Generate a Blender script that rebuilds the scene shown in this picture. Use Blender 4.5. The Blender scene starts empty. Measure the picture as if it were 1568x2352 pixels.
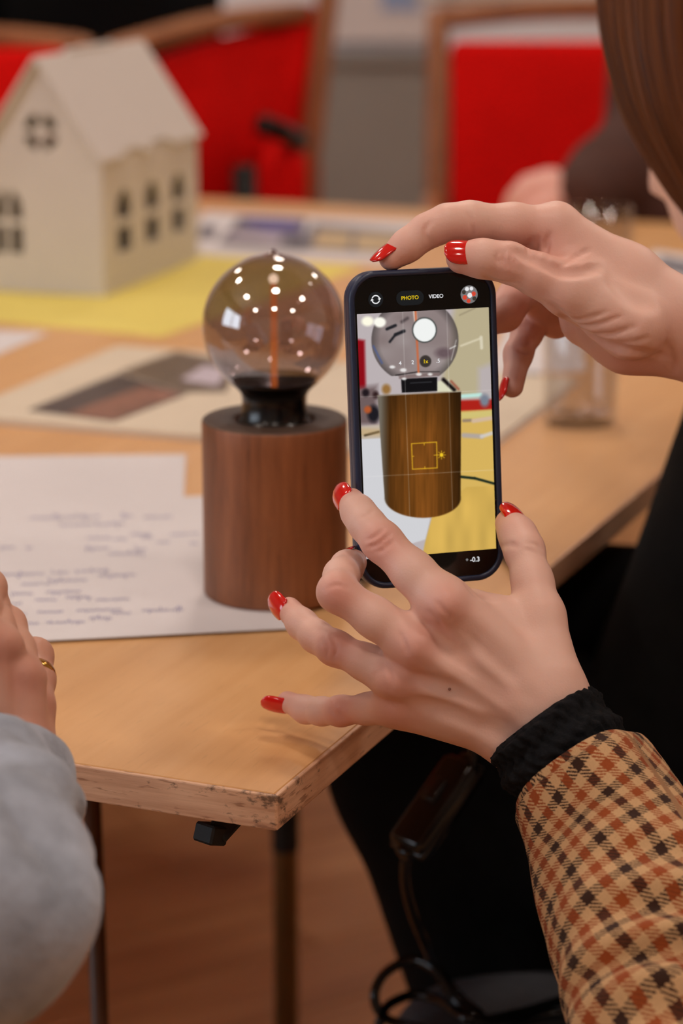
import bpy, bmesh, math, random
import numpy as np
from mathutils import Vector, Matrix, Quaternion

random.seed(7); RNG = np.random.default_rng(7)
scene = bpy.context.scene
COL = scene.collection

# ------------------------------------------------------------------ camera, world, exposure
F = 85 / 36 * 2352                       # focal length in pixels of the 1568x2352 frame
PITCH = math.atan((1176 + 290) / F)
CAM = np.array([0.0, 0.0, 1.14])
RT = np.array([1.0, 0, 0])
FW = np.array([0, math.cos(PITCH), -math.sin(PITCH)])
UP = np.array([0, math.sin(PITCH), math.cos(PITCH)])
cd = bpy.data.cameras.new('camera'); cam = bpy.data.objects.new('camera', cd); COL.objects.link(cam)
cam.location = CAM; cam.rotation_euler = (math.pi / 2 - PITCH, 0, 0)
cd.sensor_fit = 'VERTICAL'; cd.sensor_height = 36; cd.sensor_width = 24; cd.lens = 85
cd.clip_start = 0.05; cd.clip_end = 50
cd.dof.use_dof = True; cd.dof.focus_distance = 1.108; cd.dof.aperture_fstop = 6.3; cd.dof.aperture_blades = 0
scene.camera = cam
w = bpy.data.worlds.new('world'); scene.world = w; w.use_nodes = True
w.node_tree.nodes['Background'].inputs[0].default_value = (1.0, 0.82, 0.68, 1)
w.node_tree.nodes['Background'].inputs[1].default_value = 0.05
scene.view_settings.view_transform = 'Standard'; scene.view_settings.look = 'None'
scene.view_settings.gamma = 1; scene.view_settings.use_curve_mapping = False
scene.view_settings.exposure = 0.04
cy = scene.cycles
cy.max_bounces = 6; cy.diffuse_bounces = 3; cy.glossy_bounces = 3; cy.transmission_bounces = 4; cy.transparent_max_bounces = 8
cy.use_light_tree = False; cy.use_adaptive_sampling = True; cy.adaptive_threshold = 0.05; cy.adaptive_min_samples = 12
cy.caustics_reflective = False; cy.caustics_refractive = False
LAMP_POWER = 9.2                        # watts of each ceiling downlight
LAMP_COLOR = (1.0, 0.86, 0.75)
WINDOW_POWER = 4.5
WINDOW_COLOR = (0.78, 0.88, 1.0)

def ray(x, y): return FW + (x - 784) / F * RT - (y - 1176) / F * UP
def P(x, y, Z): return CAM + Z * ray(x, y)
def T(x, y, z=0.74):
    r = ray(x, y); return CAM + r * (z - CAM[2]) / r[2]
def cv(r, u, t):                         # direction: right, up, toward the photographer
    v = r * RT + u * UP - t * FW; return v / np.linalg.norm(v)
def nrm(v): v = np.asarray(v, float); return v / (np.linalg.norm(v) + 1e-12)

# ------------------------------------------------------------------ materials
def lin(c):
    c = np.asarray(c, float) / 255.0
    return tuple(np.where(c <= 0.04045, c / 12.92, ((c + 0.055) / 1.055) ** 2.4)) + (1.0,)

class NT:
    def __init__(s, name):
        s.m = bpy.data.materials.new(name); s.m.use_nodes = True; s.t = s.m.node_tree
        s.n = s.t.nodes; s.b = s.n['Principled BSDF']; s.out = s.n['Material Output']
    def node(s, typ, **kw):
        n = s.n.new(typ)
        for k, v in kw.items(): setattr(n, k, v)
        return n
    def link(s, a, b): s.t.links.new(a, b)
    def coord(s, which='Object', scale=(1, 1, 1), rot=(0, 0, 0), loc=(0, 0, 0)):
        c = s.node('ShaderNodeTexCoord'); m = s.node('ShaderNodeMapping')
        m.inputs['Scale'].default_value = scale; m.inputs['Rotation'].default_value = rot; m.inputs['Location'].default_value = loc
        s.link(c.outputs[which], m.inputs['Vector']); return m.outputs[0]
    def noise(s, vec, scale, detail=4, rough=0.6, dist=0.0):
        n = s.node('ShaderNodeTexNoise'); n.inputs['Scale'].default_value = scale; n.inputs['Detail'].default_value = detail
        n.inputs['Roughness'].default_value = rough; n.inputs['Distortion'].default_value = dist
        s.link(vec, n.inputs['Vector']); return n.outputs['Fac']
    def ramp(s, fac, stops, interp='LINEAR'):
        r = s.node('ShaderNodeValToRGB'); cr = r.color_ramp; cr.interpolation = interp
        while len(cr.elements) < len(stops): cr.elements.new(0.5)
        for e, (p, c) in zip(cr.elements, stops):
            e.position = p; e.color = c if len(c) == 4 else tuple(c) + (1,)
        s.link(fac, r.inputs['Fac']); return r.outputs['Color']
    def math(s, op, a, b=None, clamp=False):
        n = s.node('ShaderNodeMath', operation=op, use_clamp=clamp)
        for i, v in enumerate((a, b)):
            if v is None: continue
            if isinstance(v, (int, float)): n.inputs[i].default_value = v
            else: s.link(v, n.inputs[i])
        return n.outputs[0]
    def mix(s, fac, a, b, blend='MIX'):
        n = s.node('ShaderNodeMix', data_type='RGBA', blend_type=blend)
        for i, v in ((0, fac), (6, a), (7, b)):
            if isinstance(v, (int, float)): n.inputs[i].default_value = v
            elif isinstance(v, tuple): n.inputs[i].default_value = v
            else: s.link(v, n.inputs[i])
        return n.outputs[2]
    def bump(s, h, strength=0.3, dist=0.001):
        n = s.node('ShaderNodeBump'); n.inputs['Strength'].default_value = strength; n.inputs['Distance'].default_value = dist
        s.link(h, n.inputs['Height']); s.link(n.outputs[0], s.b.inputs['Normal'])
    def set(s, **kw):
        names = dict(rough='Roughness', metal='Metallic', ior='IOR', spec='Specular IOR Level', coat='Coat Weight', coatr='Coat Roughness',
                     sheen='Sheen Weight', sheenr='Sheen Roughness', trans='Transmission Weight', sss='Subsurface Weight', emis='Emission Strength')
        for k, v in kw.items():
            if k == 'color':
                if isinstance(v, tuple): s.b.inputs['Base Color'].default_value = v
                else: s.link(v, s.b.inputs['Base Color'])
            elif isinstance(v, (int, float)): s.b.inputs[names[k]].default_value = v
            else: s.link(v, s.b.inputs[names[k]])
        return s

M = {}
def plain(name, rgb, rough=0.5, var=0.08, scale=30, bump=0.0, bscale=400, **kw):
    t = NT(name); v = t.coord(); c = lin(rgb)
    f = t.noise(v, scale, 4)
    lo = tuple(x * (1 - var) for x in c[:3]) + (1,); hi = tuple(min(1, x * (1 + var)) for x in c[:3]) + (1,)
    t.set(color=t.ramp(f, [(0.3, lo), (0.7, hi)]), rough=rough, **kw)
    if bump: t.bump(t.noise(v, bscale, 3), bump, 0.001)
    M[name] = t.m; return t.m

def emitter(name, col, strength):
    t = NT(name); e = t.node('ShaderNodeEmission'); e.inputs[0].default_value = tuple(col)[:3] + (1,); e.inputs[1].default_value = strength
    t.link(e.outputs[0], t.out.inputs['Surface']); M[name] = t.m; return t.m

# beech table laminate: grain runs along local y
def wood(name, dark, mid, light, axis='y', grain=60, stretch=0.05, rough=0.4, pores=True, coat=0.0, bumpv=0.05):
    t = NT(name)
    sc = {'x': (stretch, 1, 1), 'y': (1, stretch, 1), 'z': (1, 1, stretch)}[axis]
    v = t.coord('Object', sc)
    a = t.noise(v, grain * 0.22, 4, 0.6, 0.6); b = t.noise(v, grain * 2.2, 5, 0.65)
    f = t.math('ADD', t.math('MULTIPLY', a, 0.6), t.math('MULTIPLY', b, 0.4))
    col = t.ramp(f, [(0.34, lin(dark)), (0.5, lin(mid)), (0.68, lin(light))])
    if pores:
        sp = {'x': (0.12, 1, 1), 'y': (1, 0.12, 1), 'z': (1, 1, 0.12)}[axis]
        pn = t.noise(t.coord('Object', sp), 420, 2, 0.5)
        pf = t.ramp(pn, [(0.62, (0, 0, 0)), (0.72, (1, 1, 1))])
        col = t.mix(t.math('MULTIPLY', pf, 0.28 if axis == 'z' else 0.10), col, lin(tuple(int(x * 0.55) for x in dark)))
    t.set(color=col, rough=rough, coat=coat, coatr=0.2); t.bump(b, bumpv, 0.0006)
    M[name] = t.m; return t

wood('table_beech', (206, 152, 98), (218, 165, 110), (228, 178, 124), 'y', 36, 0.05, 0.36, True, 0.0, 0.03)
def edge_mat(name, axis):
    t = NT(name)
    sp = (0.05, 1, 1) if axis == 'x' else (1, 0.05, 1)
    v = t.coord('Object', sp)
    a = t.noise(v, 160, 5, 0.65); col = t.ramp(a, [(0.35, lin((196, 146, 114))), (0.65, lin((232, 188, 154)))])
    pv = t.coord('Object', (0.16, 1, 1) if axis == 'x' else (1, 0.16, 1))
    pn = t.noise(pv, 520, 2, 0.5); pf = t.ramp(pn, [(0.6, (0, 0, 0)), (0.7, (1, 1, 1))])
    col = t.mix(t.math('MULTIPLY', pf, 0.55), col, lin((120, 70, 42)))
    # scuffed black dirt, thickest near the corner and the upper arris
    n = t.noise(t.coord('Object', (0.5, 0.5, 1)), 150, 6, 0.75)
    o = t.node('ShaderNodeSeparateXYZ'); t.link(t.coord('Object'), o.inputs[0])
    along = o.outputs['X'] if axis == 'x' else o.outputs['Y']
    near = t.math('SUBTRACT', 1.0, t.math('MULTIPLY', t.math('ABSOLUTE', along), 10.0), True)
    top = t.math('SUBTRACT', 1.0, t.math('MULTIPLY', t.math('ABSOLUTE', t.math('ADD', o.outputs['Z'], 0.002)), 150.0), True)
    bot = t.math('SUBTRACT', 1.0, t.math('MULTIPLY', t.math('ABSOLUTE', t.math('ADD', o.outputs['Z'], 0.0155)), 190.0), True)
    w_ = t.math('MULTIPLY', near, t.math('ADD', 0.05, t.math('MULTIPLY', t.math('MAXIMUM', top, bot), 0.13)))
    d = t.ramp(t.math('ADD', n, w_), [(0.64, (0, 0, 0)), (0.74, (1, 1, 1))])
    col = t.mix(t.math('MULTIPLY', d, 0.75), col, lin((52, 40, 32)))
    t.set(color=col, rough=0.5); t.bump(t.math('ADD', pf, n), 0.15, 0.0006); M[name] = t.m
edge_mat('edge_x', 'x'); edge_mat('edge_y', 'y')
wood('lamp_walnut', (92, 52, 28), (132, 78, 46), (162, 100, 62), 'z', 120, 0.07, 0.5, True, 0.0, 0.15)
wood('lamp_walnut_end', (52, 36, 26), (74, 54, 42), (92, 70, 56), 'x', 90, 0.3, 0.55, False)
wood('floor_wood', (168, 112, 62), (206, 146, 90), (226, 172, 116), 'y', 26, 0.08, 0.35, False)
wood('chair_wood', (128, 76, 44), (160, 102, 62), (182, 124, 82), 'z', 40, 0.15, 0.4, False)
wood('chair_dark', (60, 34, 18), (86, 50, 26), (110, 68, 38), 'z', 40, 0.15, 0.5, False)
plain('red_fabric', (222, 14, 10), 0.85, 0.08, 12, 0.2, 900, spec=0.1)
plain('wall_white', (240, 242, 252), 0.8, 0.02, 3)
plain('wall_grey', (146, 142, 138), 0.75, 0.05, 4)
plain('wall_side', (160, 150, 140), 0.8, 0.03, 3)
plain('ceiling_white', (188, 182, 172), 0.85, 0.02, 3)
plain('trim_white', (222, 218, 212), 0.5, 0.02)
plain('card_white', (212, 204, 199), 0.65, 0.015, 40, 0.05, 700)
plain('paper_white', (220, 214, 216), 0.7, 0.012, 30)
plain('paper_cream', (218, 202, 180), 0.6, 0.03, 18)
plain('paper_yellow', (232, 212, 108), 0.65, 0.04, 14)
plain('print_dark', (64, 50, 54), 0.35, 0.35, 22)
plain('print_brown', (136, 88, 72), 0.35, 0.35, 30)
plain('print_olive', (96, 78, 62), 0.35, 0.2, 40)
plain('print_light', (198, 186, 200), 0.4, 0.15, 40)
plain('print_blue', (88, 84, 150), 0.4, 0.25, 25)
plain('print_slate', (100, 100, 112), 0.4, 0.25, 25)
plain('print_sand', (196, 170, 128), 0.4, 0.2, 25)
plain('print_skyblue', (150, 172, 214), 0.5, 0.15, 8)
plain('ink_blue', (128, 124, 172), 0.6, 0.1, 60)
plain('ink_black', (70, 66, 78), 0.6, 0.1, 60)
plain('black_plastic', (14, 14, 15), 0.16, 0.1, 60, 0.0)
plain('socket_black', (16, 12, 11), 0.24, 0.1, 60)
plain('matte_black', (10, 10, 11), 0.7, 0.2, 40)
plain('metal_dark', (30, 27, 25), 0.45, 0.1, 40, metal=0.6)
plain('metal_bronze', (110, 82, 50), 0.4, 0.1, 40, metal=0.7)
plain('seat_grey', (74, 74, 78), 0.85, 0.12, 120, 0.3, 1400)
plain('black_cloth', (11, 11, 12), 0.95, 0.3, 60, 0.2, 900, spec=0.15)
plain('dark_knit', (19, 19, 22), 0.95, 0.35, 160, 1.0, 380, spec=0.2)
plain('brown_knit', (70, 38, 29), 0.9, 0.2, 25, 0.5, 200)
plain('grey_wool', (146, 152, 166), 0.95, 0.42, 26, 0.9, 260, sheen=0.2)
plain('navy_case', (34, 44, 72), 0.38, 0.06, 60)
plain('phone_glass', (5, 5, 6), 0.08, 0.0, 10)
plain('rubber', (20, 20, 20), 0.6, 0.1)
plain('nail_red', (214, 22, 16), 0.13, 0.04, 90, coat=0.7, coatr=0.05)
plain('gold', (230, 176, 92), 0.2, 0.05, 80, metal=1.0)
plain('glow_copper', (190, 92, 40), 0.35, 0.1, 80, metal=0.4)
plain('engraved', (140, 86, 52), 0.6, 0.1, 200)
plain('eye_white', (220, 214, 208), 0.2, 0.02)
plain('lip', (170, 84, 78), 0.4, 0.05)
emitter('lamp_light', LAMP_COLOR, 6.0)
emitter('daylight_pane', WINDOW_COLOR, WINDOW_POWER)
emitter('ui_white', lin((228, 228, 230)), 1.0); emitter('ui_yellow', lin((236, 200, 20)), 1.0)
emitter('ui_grey', lin((30, 30, 31)), 1.0); emitter('ui_dim', lin((120, 118, 118)), 1.0); emitter('ui_dark', lin((62, 56, 50)), 1.0)
emitter('ui_red', lin((210, 70, 50)), 1.0); emitter('copper_glow', lin((206, 104, 44)), 0.9); emitter('filament_glow', lin((255, 226, 190)), 1.6)

def skin_mat(name, base, red, rough=0.46):
    t = NT(name); v = t.coord()
    at = t.node('ShaderNodeAttribute', attribute_name='tint')
    f = t.noise(v, 55, 5, 0.6); f2 = t.noise(v, 900, 3, 0.6)
    c = t.mix(t.math('MULTIPLY', t.math('SUBTRACT', f, 0.35, True), 0.9), lin(base), lin(tuple(min(255, int(a * b)) for a, b in zip(base, (1.02, 0.93, 0.9)))))
    c = t.mix(at.outputs['Fac'], c, lin(red))
    t.set(color=c, rough=rough, sss=0.12, spec=0.35)
    t.b.inputs['Subsurface Radius'].default_value = (1.0, 0.35, 0.18); t.b.inputs['Subsurface Scale'].default_value = 0.004
    t.bump(t.math('ADD', f2, t.math('MULTIPLY', t.noise(v, 260, 3), 0.6)), 0.22, 0.0005)
    M[name] = t.m
skin_mat('skin', (228, 187, 172), (206, 124, 108))
skin_mat('skin_tan', (206, 156, 134), (180, 108, 92))
skin_mat('skin_far', (232, 176, 164), (220, 150, 140))

def glass_mat(name, tint, gloss_col=(1, 1, 1, 1), ior=1.45):
    t = NT(name); t.n.remove(t.b)
    tr = t.node('ShaderNodeBsdfTransparent'); tr.inputs[0].default_value = tint
    gl = t.node('ShaderNodeBsdfGlossy'); gl.inputs['Roughness'].default_value = 0.015; gl.inputs[0].default_value = gloss_col
    # Schlick reflectance of a thin clear wall, the same from inside and outside
    g = t.node('ShaderNodeNewGeometry'); dt = t.node('ShaderNodeVectorMath', operation='DOT_PRODUCT')
    t.link(g.outputs['Normal'], dt.inputs[0]); t.link(g.outputs['Incoming'], dt.inputs[1])
    k = t.math('POWER', t.math('SUBTRACT', 1.0, t.math('ABSOLUTE', dt.outputs['Value'])), 5.0)
    r0 = ((ior - 1) / (ior + 1)) ** 2 * 1.8
    fac = t.math('ADD', r0, t.math('MULTIPLY', k, 1 - r0), True)
    mx = t.node('ShaderNodeMixShader'); t.link(fac, mx.inputs[0]); t.link(tr.outputs[0], mx.inputs[1]); t.link(gl.outputs[0], mx.inputs[2])
    t.link(mx.outputs[0], t.out.inputs['Surface']); M[name] = t.m
glass_mat('smoky_glass', (0.56, 0.50, 0.52, 1), ior=1.9)
glass_mat('clear_glass', (0.88, 0.87, 0.87, 1), ior=1.45)

def check_mat():
    t = NT('gunclub_check')
    c = t.node('ShaderNodeTexCoord'); s = t.node('ShaderNodeSeparateXYZ')
    dn = t.node('ShaderNodeTexNoise'); dn.inputs['Scale'].default_value = 14; t.link(c.outputs['UV'], dn.inputs['Vector'])
    va = t.node('ShaderNodeVectorMath', operation='MULTIPLY_ADD'); va.inputs[1].default_value = (0.35, 0.35, 0); t.link(dn.outputs['Color'], va.inputs[0]); t.link(c.outputs['UV'], va.inputs[2])
    t.link(va.outputs[0], s.inputs[0])
    cream, rust, dark = lin((228, 182, 134)), lin((172, 84, 40)), lin((66, 42, 32))
    stops = [(0.0, cream), (0.25, rust), (0.5, cream), (0.75, dark)]
    fu = t.math('FRACT', t.math('DIVIDE', s.outputs['X'], 4.0)); fv = t.math('FRACT', t.math('DIVIDE', s.outputs['Y'], 4.0))
    wc, fc = t.ramp(fu, stops, 'CONSTANT'), t.ramp(fv, stops, 'CONSTANT')
    tw = t.math('FRACT', t.math('MULTIPLY', t.math('ADD', s.outputs['X'], s.outputs['Y']), 2.5))
    tf = t.math('GREATER_THAN', tw, 0.5)
    odd = t.math('MULTIPLY', t.math('GREATER_THAN', t.math('FRACT', t.math('DIVIDE', s.outputs['X'], 2.0)), 0.5), t.math('GREATER_THAN', t.math('FRACT', t.math('DIVIDE', s.outputs['Y'], 2.0)), 0.5))
    tf = t.math('MULTIPLY', tf, t.math('SUBTRACT', 1.0, t.math('MULTIPLY', odd, 0.72)))
    col = t.mix(tf, wc, fc)
    fz = t.noise(c.outputs['UV'], 6, 4); fine = t.noise(c.outputs['UV'], 40, 3)
    col = t.mix(0.35, col, t.ramp(fz, [(0.3, (0.55, 0.5, 0.45)), (0.7, (1.0, 1.0, 1.0))]), 'MULTIPLY')
    t.set(color=col, rough=0.95, sheen=0.08, spec=0.08)
    t.bump(t.math('ADD', t.math('MULTIPLY', tw, 0.7), fine), 0.6, 0.0008); M['gunclub_check'] = t.m
check_mat()

def hair_mat():
    t = NT('brown_hair'); c = t.node('ShaderNodeTexCoord'); m = t.node('ShaderNodeMapping'); m.inputs['Scale'].default_value = (40, 0.5, 1)
    t.link(c.outputs['UV'], m.inputs[0]); f = t.noise(m.outputs[0], 2, 5, 0.7)
    t.set(color=t.ramp(f, [(0.3, lin((54, 27, 10))), (0.5, lin((98, 52, 20))), (0.72, lin((146, 82, 36)))]), rough=0.45, spec=0.22)
    t.bump(f, 0.5, 0.002); M['brown_hair'] = t.m
hair_mat()
def screen_mat():
    t = NT('display_picture'); a = t.node('ShaderNodeVertexColor', layer_name='picture')
    e = t.node('ShaderNodeEmission'); e.inputs[1].default_value = 1.0
    t.link(a.outputs[0], e.inputs[0]); t.link(e.outputs[0], t.out.inputs['Surface']); M['display_picture'] = t.m
screen_mat()

# ------------------------------------------------------------------ object helpers
W = {}
def link(o, parent=None):
    COL.objects.link(o)
    if parent is not None: o.parent = parent
    return o
def tag(o, label=None, cat=None, group=None, kind=None):
    for k, v in (('label', label), ('category', cat), ('group', group), ('kind', kind)):
        if v: o[k] = v
    return o
def thing(name, label, cat, loc=(0, 0, 0), rotz=0.0, group=None):
    o = bpy.data.objects.new(name, None); o.location = loc; o.rotation_euler = (0, 0, rotz); o.empty_display_size = 0.02
    W[o] = Matrix.Translation(Vector(loc)) @ Matrix.Rotation(rotz, 4, 'Z')
    return tag(link(o), label, cat, group)
def obj(name, geo, mat, parent=None, smooth=False, local=False, uv=None):
    """geo: (verts, faces) in world space (or in the parent's space when local)."""
    v, f = geo[0], geo[1]
    me = bpy.data.meshes.new(name)
    v = np.asarray(v, dtype=np.float32).reshape(-1, 3)
    if isinstance(f, np.ndarray) and len(f):
        n = f.shape[1]; me.vertices.add(len(v)); me.vertices.foreach_set('co', v.ravel())
        me.loops.add(f.size); me.loops.foreach_set('vertex_index', f.ravel().astype(np.int32))
        me.polygons.add(len(f)); me.polygons.foreach_set('loop_start', np.arange(0, f.size, n, dtype=np.int32))
        try: me.polygons.foreach_set('loop_total', np.full(len(f), n, dtype=np.int32))
        except Exception: pass
        me.update(calc_edges=True); me.validate()
    else:
        me.from_pydata([tuple(map(float, p)) for p in v], [], [tuple(x) for x in f]); me.update()
    if uv is not None:
        l = me.uv_layers.new(name='UVMap')
        vi = np.zeros(len(me.loops), dtype=np.int32); me.loops.foreach_get('vertex_index', vi)
        l.data.foreach_set('uv', np.asarray(uv, dtype=np.float32)[vi].ravel())
    if smooth: me.polygons.foreach_set('use_smooth', np.ones(len(me.polygons), dtype=bool))
    o = bpy.data.objects.new(name, me)
    if parent is not None:
        W[o] = W[parent]
        if not local: me.transform(W[parent].inverted())
    else: W[o] = Matrix.Identity(4)
    if mat: me.materials.append(M[mat] if isinstance(mat, str) else mat)
    return link(o, parent)
def struct(name, geo, mat, **kw):
    o = obj(name, geo, mat, **kw); o['kind'] = 'structure'; return o
def join(*gs):
    V, Fs, n = [], [], 0
    for g in gs:
        V.append(np.asarray(g[0], float).reshape(-1, 3)); Fs += [tuple(int(i) + n for i in f) for f in g[1]]; n += len(V[-1])
    return np.concatenate(V), Fs
def box(c, size, bevel=0.0, R=None, seg=2):
    bm = bmesh.new(); bmesh.ops.create_cube(bm, size=1.0)
    bmesh.ops.scale(bm, vec=size, verts=bm.verts)
    if bevel: bmesh.ops.bevel(bm, geom=bm.edges[:] + bm.verts[:], offset=bevel, segments=seg, profile=0.5, affect='EDGES', clamp_overlap=True)
    v = np.array([x.co[:] for x in bm.verts]); f = [[q.index for q in p.verts] for p in bm.faces]; bm.free()
    if R is not None: v = v @ np.asarray(R).T
    return v + np.asarray(c, float), f
def prism(top, thick, d=(0, 0, -1)):
    a = np.asarray(top, float); b = a + np.asarray(d) * thick; n = len(a)
    return np.concatenate([a, b]), [list(range(n)), list(range(2 * n - 1, n - 1, -1))] + [[(i + 1) % n, i, i + n, (i + 1) % n + n] for i in range(n)]
def lathe(prof, c, seg=48, close=False):
    """prof: list of (r, z); c: world base point."""
    V, Fs = [], []
    for r, z in prof:
        for k in range(seg):
            a = 2 * math.pi * k / seg; V.append((c[0] + r * math.cos(a), c[1] + r * math.sin(a), c[2] + z))
    n = len(prof)
    for i in range(n - 1 + (1 if close else 0)):
        for k in range(seg):
            i2 = (i + 1) % n; k2 = (k + 1) % seg
            Fs.append([i * seg + k, i * seg + k2, i2 * seg + k2, i2 * seg + k])
    return np.array(V), np.array(Fs)
def spline(pts, n):
    p = np.asarray(pts, float); m = len(p)
    q = np.concatenate([[2 * p[0] - p[1]], p, [2 * p[-1] - p[-2]]]); out = []
    for s in np.linspace(0, m - 1, n):
        i = min(int(s), m - 2); t = s - i; a, b, c, d = q[i], q[i + 1], q[i + 2], q[i + 3]
        out.append(0.5 * ((2 * b) + (c - a) * t + (2 * a - 5 * b + 4 * c - d) * t * t + (3 * b - a - 3 * c + d) * t ** 3))
    return np.array(out)
def tube(path, rad, seg=12, caps=True, flat=1.0, nref=None, uvscale=None, disp=None):
    path = np.asarray(path, float); n = len(path); rad = np.broadcast_to(np.asarray(rad, float), (n,))
    tan = np.gradient(path, axis=0); tan /= np.linalg.norm(tan, axis=1, keepdims=True) + 1e-12
    a = np.asarray(nref if nref is not None else (0.13, 0.2, 0.97), float)
    V, UV, L = [], [], 0.0
    for i in range(n):
        a = a - tan[i] * (a @ tan[i]); a = nrm(a); b = np.cross(tan[i], a)
        if i: L += np.linalg.norm(path[i] - path[i - 1])
        for k in range(seg):
            th = 2 * math.pi * k / seg
            r = rad[i] + (disp(L, th) if disp else 0.0)
            V.append(path[i] + r * (math.cos(th) * a * flat + math.sin(th) * b))
            UV.append((k / seg * 2 * math.pi * rad.mean(), L))
    Fs = []
    for i in range(n - 1):
        for k in range(seg):
            k2 = (k + 1) % seg; Fs.append([i * seg + k, i * seg + k2, (i + 1) * seg + k2, (i + 1) * seg + k])
    if caps:
        Fs.append(list(range(seg - 1, -1, -1))); Fs.append([(n - 1) * seg + k for k in range(seg)])
    V = np.array(V)
    return (V, Fs, np.array(UV)) if uvscale else (V, Fs)
def plate(outline, holes, thick, O, X, Y, bevel=0.0):
    """flat sheet with cut-outs; outline in (x, y) along X, Y from O, thickness along X x Y."""
    cu = bpy.data.curves.new('tmp', 'CURVE'); cu.dimensions = '2D'; cu.fill_mode = 'BOTH'; cu.extrude = thick / 2
    for poly in [outline] + list(holes):
        s = cu.splines.new('POLY'); s.points.add(len(poly) - 1)
        for p, q in zip(s.points, poly): p.co = (q[0], q[1], 0, 1)
        s.use_cyclic_u = True
    o = bpy.data.objects.new('tmp', cu); COL.objects.link(o)
    dg = bpy.context.evaluated_depsgraph_get(); me = bpy.data.meshes.new_from_object(o.evaluated_get(dg))
    v = np.array([x.co[:] for x in me.vertices]); f = [list(p.vertices) for p in me.polygons]
    bpy.data.objects.remove(o); bpy.data.curves.remove(cu); bpy.data.meshes.remove(me)
    X, Y, O = map(np.asarray, (X, Y, O)); Z = np.cross(X, Y)
    return O + v[:, :1] * X + v[:, 1:2] * Y + v[:, 2:3] * Z, f
def rrect(w, h, r, n=10, cx=0, cy=0):
    out = []
    for (sx, sy, a0) in ((1, 1, 0), (-1, 1, 90), (-1, -1, 180), (1, -1, 270)):
        for k in range(n + 1):
            a = math.radians(a0 + 90 * k / n); out.append((cx + sx * (w / 2 - r) + r * math.cos(a), cy + sy * (h / 2 - r) + r * math.sin(a)))
    return out
def circ(cx, cy, r, n=32): return [(cx + r * math.cos(2 * math.pi * k / n), cy + r * math.sin(2 * math.pi * k / n)) for k in range(n)]

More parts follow.
